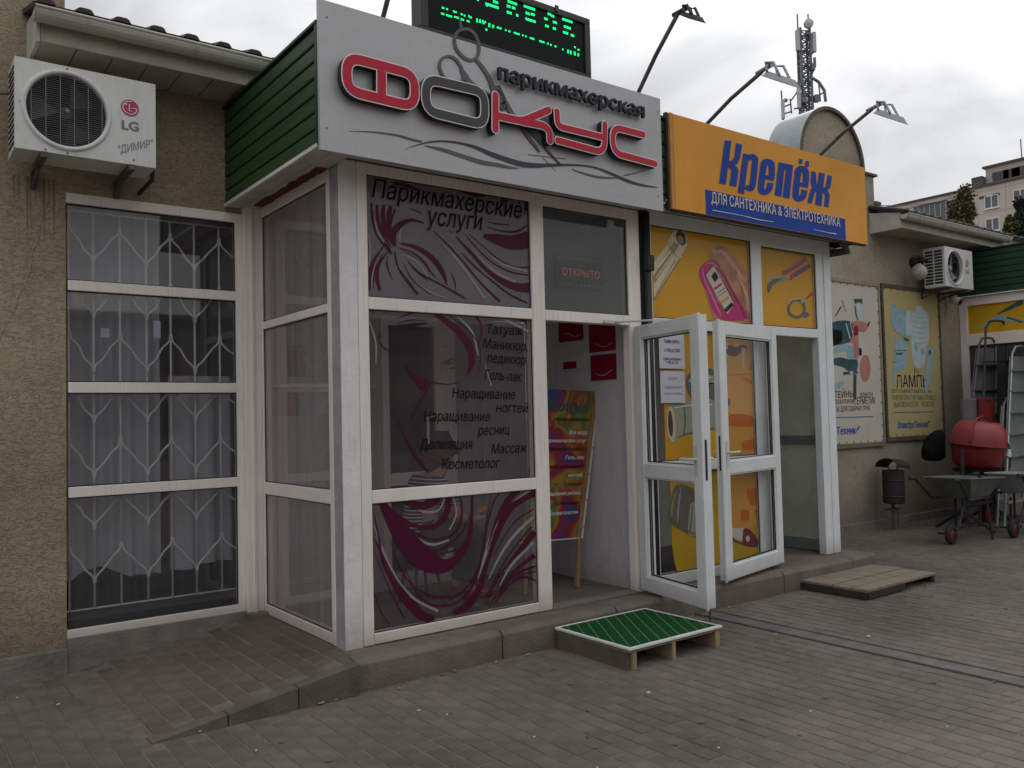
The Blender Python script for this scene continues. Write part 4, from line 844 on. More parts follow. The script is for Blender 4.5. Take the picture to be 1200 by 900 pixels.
for q, (tl, tr, br, bl) in enumerate((((82, 82), (232, 62), (238, 240), (90, 258)), ((92, 292), (235, 275), (240, 445), (98, 462)))):
    A = on(*z9([bl])[0], 1, .010); B = on(*z9([tr])[0], 1, .010)
    nt_ = tag(MB().box(A.x, B.x, .009, .0115, A.z, B.z).build('paper_note', 'paper', None, at=A), ('white opening-hours sheet taped to the yellow window, the upper of two', 'white printed sheet taped to the yellow window, the lower of two')[q], 'paper note')
    w = B.x-A.x; h = B.z-A.z
    if q == 0:
        text('График работы', 'text_black', nt_, (A.x+w*.2, .0083, B.z-h*.26), w*.6, .03, off=.02); text('с 9.00 до 20.00', 'text_black', nt_, (A.x+w*.2, .0083, B.z-h*.52), w*.6, .03, off=.02)
        text('Суббота, воскресенье', 'text_black', nt_, (A.x+w*.15, .0083, B.z-h*.76), w*.68, .022, off=.02); text('с 9.00 до 17.00', 'text_black', nt_, (A.x+w*.25, .0083, B.z-h*.86), w*.48, .022, off=.02)
    else:
        text('Требуется', 'lg_grey', nt_, (A.x+w*.3, .0083, B.z-h*.28), w*.4, .03); text('продавец-консультант', 'lg_grey', nt_, (A.x+w*.15, .0083, B.z-h*.55), w*.7, .025); text('справки по телефону', 'lg_grey', nt_, (A.x+w*.12, .0083, B.z-h*.74), w*.76, .02)
z10 = Z(740, 540, 5)
prints(yp[3], [('p', 'fitting_dark', [(248,162),(290,136),(425,188),(470,210),(470,450),(380,450),(240,372),(212,312)], 3), ('p', 'fitting', [(345,250),(470,230),(470,440),(380,440),(330,420)], 2), ('s', 'fitting_dark', [(360,260,6),(345,420,8)], 1), ('s', 'fitting_dark', [(395,245,6),(380,430,8)], 1), ('s', 'print_pale', [(420,240,4),(400,430,5)], 1), ('s', 'pipe_shade', [(262,180,6),(240,260,14),(235,330,8)]), ('s', 'fitting', [(290,160,4),(275,270,10),(270,360,5)]), ('s', 'print_pale', [(372,235,3),(350,420,4)], 1), ('s', 'fitting_dark', [(250,365,4),(340,415,8),(420,440,4)]),
   ('p', 'orange', [(540,50),(765,30),(765,380),(540,420)]), ('p', 'orange_item', [(675,165),(780,155),(780,240),(700,262),(675,215)]), ('p', 'orange_item', [(720,288),(778,283),(778,345),(735,345)]), ('p', 'orange_item', [(640,285),(690,290),(690,350),(640,350)]),
   ('s', 'iron_dark', [(768,40,14),(772,520,14)], 1), ('p', 'print_pale', [(560,395),(640,395),(665,400),(650,470),(600,450),(558,420)], 2), ('p', 'burgundy', [(655,400),(680,395),(720,430),(748,480),(735,503),(690,503),(652,485)], 3), ('p', 'print_pale', ell(682, 456, 12, 18)), ('s', 'burgundy', [(556,425,6),(600,465,10),(660,490,10)])], z10)
# folded-back leaf
kdoor, P, n = leaf(kk, (4.045, -.062), (3.04, -.275), .205, 2.215, ((.205, .315), (1.02, 1.12), (2.11, 2.215)), 'upvc_blue', 'glass', side=1, st=.095)
# side wall of the shop entrance, seen through the doorway
f = MB(); X = 5.0
f.box(X-.04, X+.03, .072, .16, .17, 3.07); f.box(X-.04, X+.03, 1.24, WY, .17, 3.07); f.box(X-.039, X+.03, .16, 1.24, .17, .28); f.box(X-.039, X+.03, .16, 1.24, 1.17, 1.26); f.box(X-.039, X+.03, .16, 1.24, 2.28, 2.36); f.box(X-.039, X+.03, .16, 1.24, 2.98, 3.07)
f.build('window_frame', 'alu', kk, bevel=.004)
for a, b in ((.28, 1.17), (1.26, 2.28), (2.36, 2.98)): box('glass_pane', 'glass_frost', kk, X-.008, X-.004, .16, 1.24, a, b)
box('inner_wall', 'inner_grey', kk, 2.52, 5.0, 1.40, 1.44, .17, 3.07); box('ceiling', 'inner_dark', kk, 2.52, 5.03, .07, 1.4, 3.07, 3.09)
box('partition', 'inner_grey', kk, 2.514, 2.54, .072, 1.40, .17, 3.06)
cladding('cladding_board', 'green_metal', kk, ((2.535, -.245), (5.16, -.245)), 3.045, 3.715, (0, -1)); cladding('cladding_board', 'green_metal', kk, ((5.162, -.25), (5.162, WY-.01)), 3.045, 3.715, (1, 0))
box('coping', 'green_dark', kk, 2.532, 5.185, -.27, 1.42, 3.717, 3.733)
f = MB(); f.box(2.535, 5.16, -.262, -.01, 3.093, 3.103).box(5.05, 5.17, -.009, WY-.01, 3.03, 3.043); f.build('soffit', 'soffit_white', kk)
MB().tube([(5.0, -.16, 3.07), (5.14, -.13, 2.995), (5.1, .1, 2.99)], .035, 8).build('pipe_stub', 'iron', kk)
# ================================================================ SILVER SALON SIGN
ss = thing('salon_sign', (1.1, -.3, 3.0), 'silver composite signboard reading ФОКУС парикмахерская in red and black raised letters with scissors', 'sign')
SY = -.30
A = on(375.5, 168, 1, SY); B = on(777.5, 241, 1, SY); zt1 = on(778, 118, 1, SY).z
box('panel', 'silver', ss, A.x, B.x, SY, SY+.028, 2.995, (zt1+on(376, -3, 1, SY).z)/2, bevel=.002)
LY = SY-.062
za = Z(380, 40, 4.5); zb_ = Z(570, 60, 4.736)
def xz(pts, y=LY):
    return [(lambda q: (q.x, q.z))(on(p[0], p[1], 1, y)) for p in pts]
def letter(strokes, face, w=.054):
    """strokes: list of (pixel path, closed, corner radius)"""
    side = MB(); rim = MB(); fc = MB()
    for i, (pts_, closed, r_) in enumerate(strokes):
        P = round_path(xz(pts_), r_, closed); e = i*.0004
        sausage(side, P, w+.012, LY+.004+e, .045, closed); sausage(rim, P, w+.013, LY+.001+e, .003, closed); 
        sausage(fc, P, w, LY-.0012-e, .003+e, closed)
    o = rim.build('letter', 'letter_white', ss); side.build('letter_side', 'letter_side', o); fc.build('letter_face', face, o); return o
letter([(za([(120,117),(478,213),(478,384),(120,296)]), True, .085), (za([(303,170),(303,336)]), False, 0)], 'letter_red')
letter([(za([(537,233),(847,305),(847,480),(537,403)]), True, .085)], 'letter_black')
letter([(zb_([(51,245),(51,432)]), False, 0), (zb_([(51,355),(200,388),(345,326)]), False, .05), (zb_([(200,388),(318,412),(352,440),(354,495)]), False, .08)], 'letter_red', .046)
letter([(zb_([(392,335),(396,415),(652,478)]), False, .1), (zb_([(658,405),(657,565),(396,494)]), False, .09)], 'letter_red', .042)
letter([(zb_([(872,463),(700,418),(704,562),(938,625)]), False, .13)], 'letter_red', .044)
text_px('парикмахерская', 'letter_side', ss, (583, 93.5), (753, 138.5), SY-.022, .10, off=.028, depth=.022, name='small_letters')
PS = (1, SY-.0015)
def wave(m_, p_, *q_):
    w_ = MB(); stroke(w_, p_, *q_); w_.build('wave', m_, ss, recalc=False)
wave('print_grey', za([(130,512,2),(250,515,6),(380,532,10),(460,555,12),(515,566,9)]), PS)
wave('print_dark', za([(425,608,1.5),(470,590,4),(560,568,9),(660,566,10),(780,590,14),(880,632,24)])+zb_([(100,597,27),(190,625,30),(270,634,26),(360,632,18),(500,632,10),(600,645,10),(690,678,14),(780,718,16),(860,742,12),(950,756,4)]), PS)
wave('print_grey', za([(530,588,4),(620,608,18),(720,640,20),(830,675,22)])+zb_([(70,632,20),(130,645,14),(185,649,3)]), PS)
wave('print_grey', zb_([(475,655,4),(560,684,10),(640,700,12),(725,703,6)]), PS); wave('print_grey', zb_([(765,690,7),(820,678,6),(882,662,2)]), PS)
for s_ in ([(230,573,3),(440,598,3)], [(312,590,3),(385,665,2)], [(372,580,3),(410,625,2)]): wave('print_dark', zb_(s_), PS, 1)
# scissors: cut-out standing above the panel edge
sc = MB(); z0_ = Z(480, 0, 5)
def plate_stroke(mb, pts, y, th=.006, sub=5):
    P = spline(pts, sub); Lf, Rt = [], []
    for i, p in enumerate(P):
        a = P[max(i-1, 0)]; b = P[min(i+1, len(P)-1)]; dx, dy = b[0]-a[0], b[1]-a[1]; l = math.hypot(dx, dy) or 1; w = p[2]/2
        Lf.append(on(p[0]-dy/l*w, p[1]+dx/l*w, 1, y)); Rt.append(on(p[0]+dy/l*w, p[1]-dx/l*w, 1, y))
    n = len(Lf); V = Lf+Rt+[v+Vector((0, th, 0)) for v in Lf+Rt]; F = []
    for i in range(n-1): F += [(i, i+1, n+i+1, n+i), (2*n+i, 3*n+i, 3*n+i+1, 2*n+i+1), (i, 2*n+i, 2*n+i+1, i+1), (n+i, n+i+1, 3*n+i+1, 3*n+i)]
    mb.add(V, F)
yS = SY-.008
ring = [(265,235),(272,200),(300,175),(345,170),(380,195),(402,240),(408,295),(398,330),(372,350),(335,345),(298,315),(272,275)]
plate_stroke(sc, z0_([p+(17,) for p in ring]+[(265,235,17)]), yS)
plate_stroke(sc, z0_([(292,95,6),(300,135,12),(305,175,16)]), yS-.0004)
plate_stroke(sc, z0_([(388,340,16),(430,395,20),(465,450,22),(485,500,26),(510,555,34),(560,640,34)])+zb_([(60,190,26),(110,290,26),(160,370,22),(240,480,20),(298,560,7)]), yS-.0008)
ring = [(215,465),(190,430),(178,385),(190,345),(225,328),(262,338),(290,368),(312,410),(318,450),(305,482)]
plate_stroke(sc, z0_([p+(15,) for p in ring]), yS-.0012)
plate_stroke(sc, z0_([(300,395,8),(325,440,30),(350,475,26),(400,510,16),(455,545,12),(540,600,10)]), yS-.0016)
plate_stroke(sc, zb_([(225,425,12),(300,500,16),(350,560,10),(412,625,4)]), yS-.002)
sc.build('scissors', 'print_grey', ss, bevel=0)
for px_, py_ in ((383, 20), (383, 150), (771, 131), (771, 230)):
    q = on(px_, py_, 1, SY); MB().lathe([(.0001, -.004), (.005, -.004), (.007, 0)], (q.x, SY, q.z), (0, 1, 0), 8).build('rivet', 'silver_edge', ss)
# ================================================================ ORANGE SHOP SIGN
og = thing('hardware_sign', (3.9, -.3, 3.0), 'orange signboard reading Крепёж in blue over a blue strip, beside the silver sign', 'sign')
A = on(792, 240, 1, SY); zt2 = (on(790, 134, 1, SY).z+on(1012, 196, 1, SY).z)/2; zb2 = 3.03; xr = on(1015, 240, 1, SY).x
box('panel', 'orange', og, 2.60, xr, SY, SY+.012, zb2, zt2, bevel=.001)
box('side_return', 'orange_edge', og, 2.565, 2.599, SY+.003, SY+.04, zb2, zt2+.005); box('side_return', 'iron_dark', og, 2.545, 2.562, SY+.02, SY+.05, zb2-.01, zt2+.01); box('backing', 'iron_dark', og, 2.58, xr-.01, SY+.013, SY+.045, zb2-.012, zt2-.005)
zo = Z(820, 150, 6); SO = (1, SY-.0012); SO2 = (1, SY-.006)
Sl = on(*zo([(37, 432)])[0], 1, SY); Sr = on(*zo([(1022, 640)])[0], 1, SY)
box('strip', 'blue', og, Sl.x, Sr.x, SY-.0012, SY+.001, zb2+.003, (Sl.z+Sr.z)/2)
kr = MB()
def q_(pts, sub=0): poly(kr, zo(pts), SO, sub)
def st_(pts, sub=5): stroke(kr, zo(pts), SO, sub)
q_([(177,85),(223,92),(184,397),(137,388)]); q_([(256,106),(299,117),(283,215),(266,250),(240,262),(204,262),(206,232),(232,226),(244,205)]); q_([(240,262),(262,272),(274,300),(258,413),(208,402),(224,300),(218,285),(202,278),(204,262)])
q_([(306,178),(348,187),(312,464),(268,453)]); st_([(338,218,34),(362,200,36),(388,215,44),(388,260,44),(372,400,44),(355,425,38),(322,412,32)])
st_([(506,350,42),(508,290,44),(502,250,46),(478,236,40),(455,246,46),(446,290,46),(433,400,46),(436,440,44),(462,450,38),(488,428,44),(498,385,44)]); q_([(462,330),(526,345),(522,373),(458,358)])
q_([(555,240),(600,248),(576,482),(528,472)]); q_([(612,251),(658,262),(632,496),(584,485)]); q_([(599,249),(614,252),(610,292),(595,289)])
st_([(744,405,42),(748,340,44),(742,300,46),(718,286,40),(695,296,46),(688,340,46),(676,450,46),(680,486,44),(704,498,38),(728,478,44),(738,435,44)]); q_([(704,380),(766,393),(762,422),(700,408)])
q_([(700,216),(724,220),(720,253),(696,249)]); q_([(745,230),(771,235),(767,272),(741,268)])
q_([(838,312),(880,322),(856,548),(812,538)]); q_([(786,303),(818,310),(822,390),(842,420),(838,448),(812,445),(788,530),(758,525),(780,432),(792,418),(780,385)]); q_([(900,330),(932,338),(918,420),(898,440),(916,470),(906,560),(872,552),(880,475),(864,450),(866,425),(884,410)])
kr.build('letters', 'blue', og, recalc=False)
text_px('ДЛЯ САНТЕХНИКА & ЭЛЕКТРОТЕХНИКА', 'print_pale', og, zo([(84,524)])[0], zo([(988,696)])[0], SY-.005, .085, off=.012)
for q in ([(90,578,6),(160,590,5),(300,616,4),(420,645,6),(520,660,3)], [(800,712,3),(900,735,5),(960,745,8)]):
    pl_ = MB(); stroke(pl_, zo(q), SO2); pl_.build('peeling_edge', 'print_pale', og, recalc=False)
# ================================================================ LED BOARD
lb = thing('led_board', (1.2, -.1, 3.9), 'black LED ticker board with green letters mounted above the silver salon sign', 'led sign')
A = on(496, 32, 1, -.15); B = on(692, 87, 1, -.15); LT = on(690, 22, 1, -.15).z
x0, x1 = A.x-.01, B.x+.01; z0 = 3.885
f = MB(); f.box(x0, x1, -.15, -.03, z0, z0+.06).box(x0, x1, -.15, -.03, LT-.045, LT).box(x0, x0+.05, -.15, -.03, z0+.06, LT-.045).box(x1-.05, x1, -.15, -.03, z0+.06, LT-.045).box(x0+.002, x1-.002, -.029, -.02, z0+.003, LT-.003)
f.build('case', 'led_case', lb, bevel=.006); box('screen', 'led_screen', lb, x0+.05, x1-.05, -.135, -.031, z0+.06, LT-.045)
LG = (1, -.137); lg = MB(); zz = Z(480, 0, 5)
rows = {0: [(395,-4,12),(445,22,50),(450,30,8),(495,38,28),(490,8,30),(570,34,22),(600,44,20),(670,36,66),(810,80,20),(830,92,18),(895,112,60)],
        1: [(575,8,56),(680,75,26),(712,82,22),(790,108,20),(840,128,24),(905,155,40)],
        2: [(570,70,30),(625,88,14),(680,110,60),(795,150,22),(840,165,18),(900,188,30),(945,205,20)],
        3: [(190,44,16),(215,52,12),(255,66,22),(300,82,12),(318,90,10),(345,94,10),(352,100,14),(392,112,10),(410,118,8),(425,122,10),(440,128,8)],
        4: [(185,78,20),(215,88,36),(262,98,30),(300,112,20),(335,122,18),(392,124,12),(410,128,10),(428,134,12),(445,172,12),(462,140,14),(485,150,12),(512,160,28),(560,175,8),(580,182,12),(612,192,34),(660,206,8),(678,212,8),(706,222,26),(760,240,32),(806,254,10),(824,262,10),(850,270,12),(895,288,8),(925,296,10),(940,300,10),(962,306,12),(985,316,10)],
        5: [(462,152,12),(485,158,10),(925,306,10),(942,312,10),(964,318,12),(985,324,8),(965,276,10),(985,290,12)]}
for k in rows:
    for (a, b, w) in rows[k]:
        q = zz([(a, b)])[0]; q2 = zz([(a+w, b+w*.3)])[0]; Aq = on(*q, 1, -.137); Bq = on(*q2, 1, -.137); h = .016 if k < 3 else .011
        if Aq.x < x0+.055 or Aq.z > LT-.05: continue
        m_ = (Aq.z+Bq.z)/2; nn = max(1, round((Bq.x-Aq.x)/.014))
        for i in range(nn): a_ = Aq.x+(Bq.x-Aq.x)*i/nn; lg.box(a_, a_+(Bq.x-Aq.x)/nn*.8, -.138, -.1355, m_-h/2, m_+h/2)
lg.build('led_lettering', 'led_green', lb)
for xx in (x0+.3, x1-.35): MB().box(xx, xx+.03, -.13, -.05, 3.735, z0).build('bracket', 'iron_dark', lb)
MB().box(x1-.33, x1-.30, -.158, -.15, LT-.03, LT+.012).build('clip', 'led_case', lb)
# ================================================================ FLOODLIGHTS ON ARMS
def flood(base, tip, lab, big=True):
    b = Vector(base); t_ = Vector(tip); r = thing('floodlight', b, lab, 'floodlight', 'floodlights on arms above the signs')
    MB().tube([b-Vector((0, -.02, .12)), b, b+(t_-b)*.5+Vector((0, 0, .02)), t_], .016, 8).build('arm', 'iron', r, smooth=True)
    MB().box(b.x-.05, b.x+.05, b.y-.0, b.y+.05, b.z-.13, b.z-.11).build('base_plate', 'iron', r)
    d = Vector((0, t_.y-b.y, 0)).normalized(); u = Vector((0, 0, 1)); s = Vector((1, 0, 0)); o = t_+d*.06-u*.02
    def Pp(a, q, h): return o+s*a+d*q+u*(h-q*.62)
    k = .62 if big else .42
    def slab(m_, nm, a0, a1, q0, q1, h0, h1, tp=0):
        V = [Pp(a0+tp, q0+tp, h1), Pp(a1-tp, q0+tp, h1), Pp(a1-tp, q1-tp, h1), Pp(a0+tp, q1-tp, h1), Pp(a0, q0, h0), Pp(a1, q0, h0), Pp(a1, q1, h0), Pp(a0, q1, h0)]
        return MB().add(V, [(0, 1, 2, 3), (7, 6, 5, 4), (0, 4, 5, 1), (1, 5, 6, 2), (2, 6, 7, 3), (3, 7, 4, 0)]).build(nm, m_, r, bevel=.003)
    slab('galv' if big else 'iron_dark', 'housing', -.12*k, .12*k, 0, .34*k, -.07*k, .0, .03*k); slab('galv_light' if big else 'iron_dark', 'rim', -.13*k, .13*k, -.01, .35*k, -.085*k, -.07*k)
    MB().tube([Pp(-.1*k, .03, 0), Pp(-.1*k, .02, .10*k), Pp(-.1*k, .14*k, .13*k), Pp(-.1*k, .22*k, 0)], .010, 6).tube([Pp(.1*k, .03, 0), Pp(.1*k, .02, .10*k), Pp(.1*k, .14*k, .13*k), Pp(.1*k, .22*k, 0)], .010, 6).tube([Pp(-.1*k, .02, .1*k), Pp(.1*k, .02, .1*k)], .010, 6).tube([t_-d*.05, Pp(0, .03, .1*k)], .018, 8).build('bracket', 'galv' if big else 'iron_dark', r)
    return r
flood((.28, -.06, 3.94), (.28, -.45, 4.45), 'thin lamp arm rising out of the photo behind the left end of the LED board', False)
tp_ = on(795, 15, 0, 2.45); flood((2.45, -.05, 3.90), (2.45, tp_.y, tp_.z), 'small dark floodlight on a thin arm above the right end of the silver sign', False)
tp_ = on(893, 84, 0, 3.22); flood((3.22, -.06, 3.83), (3.22, tp_.y, tp_.z), 'grey floodlight on a bent arm above the left half of the orange sign')
tp_ = on(1022, 128, 0, 4.8); flood((4.8, -.05, 3.83), (4.8, tp_.y, tp_.z), 'grey floodlight on a long arm in front of the round gable')
# ================================================================ AIR CONDITIONERS
def ac(x0, z0, lab, open_fan, w=.765, h=.53, yf=.90, d=.28):
    r = thing('air_conditioner', (x0+w/2, WY, z0), lab, 'air conditioner', 'outdoor air conditioner units on the stucco')
    cx, cz, rad = x0+.27, z0+h*.5, .215
    # casing with a round opening
    f = MB(); n = 40; ring = [(cx+rad*math.cos(2*math.pi*k/n), cz+rad*math.sin(2*math.pi*k/n)) for k in range(n)]
    def edge(a):
        c, s = math.cos(a), math.sin(a); ts = []
        if c > 1e-6: ts.append((x0+w-cx)/c)
        if c < -1e-6: ts.append((x0-cx)/c)
        if s > 1e-6: ts.append((z0+h-cz)/s)
        if s < -1e-6: ts.append((z0-cz)/s)
        t = min(ts); return (cx+c*t, cz+s*t)
    angs = sorted([2*math.pi*k/n for k in range(n)]+[math.atan2(q-cz, p-cx) % (2*math.pi) for p in (x0, x0+w) for q in (z0, z0+h)])
    V = [(cx+rad*math.cos(a), yf, cz+rad*math.sin(a)) for a in angs]+[(edge(a)[0], yf, edge(a)[1]) for a in angs]+[(cx+rad*math.cos(a), yf+.04, cz+rad*math.sin(a)) for a in angs]
    k_ = len(angs); F = []
    for i in range(k_): j = (i+1) % k_; F += [(i, j, k_+j, k_+i), (i, 2*k_+i, 2*k_+j, j)]
    f.add(V, F); f.add([(x0, yf, z0), (x0+w, yf, z0), (x0+w, yf, z0+h), (x0, yf, z0+h), (x0, yf+d, z0), (x0+w, yf+d, z0), (x0+w, yf+d, z0+h), (x0, yf+d, z0+h)], [(0, 1, 5, 4), (1, 2, 6, 5), (2, 3, 7, 6), (3, 0, 4, 7), (4, 5, 6, 7)])
    f.build('casing', 'ac_white', r)
    g = MB(); g.lathe([(rad+.028, 0), (rad+.022, -.012), (rad+.006, -.014), (rad-.002, -.002), (rad-.002, .03)], (cx, yf, cz), (0, 1, 0), 48); g.build('fan_ring', 'ac_white', r, smooth=True)
    MB().lathe([(.0001, .20), (rad+.01, .20)], (cx, yf, cz), (0, 1, 0), 32).lathe([(rad+.005, .0), (rad+.005, .2)], (cx, yf, cz), (0, 1, 0), 32).build('fan_well', 'ac_dark', r)
    fan = MB(); fan.lathe([(.0001, .045), (.035, .05), (.045, .07), (.045, .12)], (cx, yf, cz), (0, 1, 0), 20)
    for b_ in range(3):
        a0 = b_*2.094+.6; P = []
        for (rr_, da, yy) in ((.04, -.3, .11), (.2, -.15, .12), (.2, .85, .05), (.12, .75, .06), (.04, .45, .06)): a = a0+da; P.append((cx+rr_*math.cos(a), yf+yy, cz+rr_*math.sin(a)))
        fan.prism(P, (0, .006, 0))
    fan.build('fan', 'ac_fan' if not open_fan else 'galv_light', r)
    gr = MB()
    if not open_fan:
        for i in range(34):
            zz_ = cz-rad+2*rad*(i+.5)/34; hw = math.sqrt(max(0, rad**2-(zz_-cz)**2)); gr.beam((cx-hw, yf+.004, zz_), (cx+hw, yf+.004, zz_), .0022, .0022)
        for i in range(-2, 4):
            xx = cx+(i-.5)*.075+.0; hw = math.sqrt(max(0, rad**2-(xx-cx)**2)); gr.beam((xx, yf, cz-hw), (xx, yf, cz+hw), .0045, .004)
        gr.lathe([(.0001, -.004), (.012, -.004), (.014, .004)], (cx, yf, cz), (0, 1, 0), 12); gr.build('fan_grille', 'ac_grille', r)
    else:
        for rr_ in (.08, .115, .15, .185):
            P = [(cx+rr_*math.cos(2*math.pi*k/32), yf, cz+rr_*math.sin(2*math.pi*k/32)) for k in range(33)]; gr.tube(P, .0018, 4)
        gr.build('fan_grille', 'ac_grille', r)
    # louvres on the left flank
    lv_ = MB()
    if open_fan:
        for c0 in (.03, .155):
            for i in range(11): zz_ = z0+.04+i*.042; lv_.box(x0-.003, x0+.001, yf+c0, yf+c0+.105, zz_, zz_+.028)
    else:
        for i in range(14): zz_ = z0+.03+i*.034; lv_.prism([(x0-.004, yf+.03, zz_), (x0-.004, yf+.25, zz_+.012), (x0-.004, yf+.25, zz_+.026), (x0-.004, yf+.03, zz_+.014)], (.005, 0, 0))
    lv_.build('side_louvre', 'ac_dark', r)
    lx, lz = x0+.615, z0+h*.66; rr_ = .052
    lo = MB().lathe([(.0001, -.0012), (rr_, -.0012), (rr_, .0)], (lx, yf, lz), (0, 1, 0), 32).build('emblem', 'lg_red', r)
    e = MB(); arc = [(lx+.040*math.cos(a), yf-.003, lz+.040*math.sin(a)) for a in [R(75)+k*(R(360)-R(75))/26 for k in range(27)]]+[(lx+.012, yf-.003, lz)]
    e.tube(arc, .0032, 5); e.tube([(lx-.004, yf-.003, lz+.024), (lx-.004, yf-.003, lz-.020), (lx+.010, yf-.003, lz-.020)], .0032, 5); e.lathe([(.0001, -.0035), (.006, -.0035), (.006, 0)], (lx-.022, yf, lz+.020), (0, 1, 0), 12); e.build('emblem_line', 'letter_white', lo)
    text('LG', 'lg_grey', r, (lx-.045, yf-.0015, z0+h*.40), .092, .058, off=.045)
    if not open_fan: text('"ДИМИР"', 'stamp', r, (x0+.545, yf-.0015, z0+.055), .20, .05, off=.01, slant=.38)
    for xx in (x0+.13, x0+w-.16): MB().box(xx, xx+.035, yf-.02, WY-.002, z0-.035, z0-.004).box(xx, xx+.035, WY-.03, WY-.001, z0-.12, z0-.036).beam((xx+.017, yf+.2, z0-.036), (xx+.017, WY-.03, z0-.11), .02, .02).build('wall_bracket', 'iron', r)
    sc_ = MB()
    for px_, pz in ((.03, .27), (.155, .015), (w-.13, .03), (.49, .265), (.27, .515), (.27, .012)): sc_.lathe([(.0001, -.003), (.006, -.003), (.007, 0)], (x0+px_, yf, z0+pz), (0, 1, 0), 8)
    sc_.build('screw', 'ac_grille', r)
    MB().tube([(x0+w, yf+.2, z0+.1), (x0+w+.03, yf+.2, z0+.09), (x0+w+.03, yf+.22, z0-.02), (x0+w+.0, WY, z0-.06)], .014, 8).box(x0+w, x0+w+.03, yf+.12, yf+.22, z0+.04, z0+.16).build('pipe', 'iron_dark', r)
    return r
ac(-1.567, 3.105, 'white air conditioner with dark round fan grille and stamped letters, under the left eave', False)
ac(9.10, 3.10, 'white air conditioner with its fan blades showing, under the far right eave', True, w=.77)
cb = MB(); cb.tube([(-2.6, WY-.008, 3.50), (-2.1, WY-.01, 3.49), (-1.7, WY-.006, 3.515), (-1.5, 1.2, 3.53)], .006, 6); tag(cb.build('cable', 'wire', None, at=(-1.6, WY, 3.5)), 'thin grey cable running along the stucco into the left air conditioner', 'cable')
# ================================================================ GREEN MAT STEP
gs = thing('mat_step', (1.76, -.65, 0), 'low wooden step covered with green artificial turf edged in white, before the salon door', 'step')
x0, x1, y0, y1 = 1.345, 2.175, -.965, -.275
box('base_board', 'board_brown', gs, x0+.004, x0+.03, y0+.03, y1-.02, .0, .104); box('turf', 'turf', gs, x0+.02, x1-.02, y0+.02, y1-.015, .112, .1295)
ln = MB()
for k in range(-5, 10):
    a = x0+.03+k*.085
    p0 = Vector((a, y0+.022, .1305)); p1 = Vector((a+.40, y1-.02, .1305))
    if p1.x < x0+.03: continue
    if p0.x < x0+.03: t = (x0+.03-p0.x)/(p1.x-p0.x); p0 = p0+(p1-p0)*t
    if p1.x > x1-.03: t = (x1-.03-p0.x)/(p1.x-p0.x); p1 = p0+(p1-p0)*t
    if (p1-p0).length > .05: ln.beam(p0, p1, .0045, .002)
ln.build('turf_seam', 'turf_line', gs)
for a in ((x0, x1, y0, y0+.024, .118, .134), (x0, x0+.024, y0+.0245, y1, .118, .1335), (x1-.012, x1, y0+.0245, y1, .118, .1325), (x0+.0245, x1-.0125, y1-.012, y1, .118, .133)): box('edge_strip', 'trim_white', gs, *a, bevel=.003)
box('board', 'wood_grey', gs, x0+.006, x1-.004, y0+.006, y1-.004, .105, .1115)
for a, m_ in (((x0+.004, x0+.034), 'wood_pale'), ((x0+.37, x0+.40), 'wood_pale'), ((x1-.06, x1-.02), 'wood_pale')):
    box('joist', m_, gs, a[0]+.03 if a[0] < x0+.01 else a[0], a[1]+.03 if a[0] < x0+.01 else a[1], y0+.01, y1-.02, .0, .104)
# ================================================================ WOODEN PALLET
wp = thing('wooden_pallet', (4.6, -.55, 0), 'low grey weathered wooden pallet lying before the hardware shop doorstep', 'pallet')
x0, x1, y0, y1 = 4.05, 5.13, -.85, -.235; n = 5; w = (x1-x0)/n
for k in range(4):
    h = (y1-y0)/4; zz_ = .078+random.uniform(-.002, .003)
    box('plank', 'wood_grey', wp, x0+random.uniform(-.008, .008), x1+random.uniform(-.01, .012), y0+k*h+.006, y0+(k+1)*h-.006, zz_-.02, zz_, bevel=.002)
for xx in (x0+.01, (x0+x1)/2-.02, x1-.05): box('bearer', 'wood_dark', wp, xx, xx+.04, y0+.012, y1-.01, .0, .056)
box('skirt_board', 'wood_dark', wp, x0-.012, x0+.006, y0+.004, y1-.002, .004, .057); box('skirt_board', 'wood_dark', wp, x0+.01, x0+.55, y0-.010, y0+.008, .008, .057)
tf = MB()
for k in range(120):
    x = random.uniform(4.5, 5.15); y = y0+random.uniform(-.06, .03); h = random.uniform(.008, .03); a = random.uniform(0, 6.28)
    tf.add([(x, y, 0), (x+.004*math.cos(a), y+.004*math.sin(a), 0), (x+random.uniform(-.015, .015), y+random.uniform(-.015, .015), h)], [(0, 1, 2)])
tag(tf.build('weeds', 'grass_bit', None, recalc=False), 'wisps of grass sprouting under the edge of the wooden pallet', 'grass', kind='stuff')
# ================================================================ LEANING POSTER BOARD
TR = on(703, 459, 1, .5); BR = on(683.5, 629, 1, .5); v = (TR-BR); H_ = v.length; v.normalize(); u = Vector((1, 0, -v.x/max(v.z, .1)*.2)).normalized()
pb = thing('poster_board', (2.2, .5, .17), 'bright rainbow-coloured salon price board on a wooden leg, leaning inside the salon doorway', 'sign board')
def PBp(a, b, c=0): return BR+u*a+v*b+Vector((0, 1, 0))*c
MB().prism([PBp(-.62, 0), PBp(-.032, 0), PBp(-.032, H_), PBp(-.62, H_)], (0, .012, 0)).build('print', 'rainbow', pb)
MB().prism([PBp(-.024, -.01), PBp(0, -.01), PBp(0, H_), PBp(-.024, H_)], (0, .025, 0)).build('edge_strip', 'trim_white', pb); MB().prism([PBp(-.63, -.012), PBp(-.03, -.012), PBp(-.03, -.002), PBp(-.63, -.002)], (0, .015, 0)).build('edge_strip', 'trim_white', pb)
ft = on(676, 683, 1, .44)
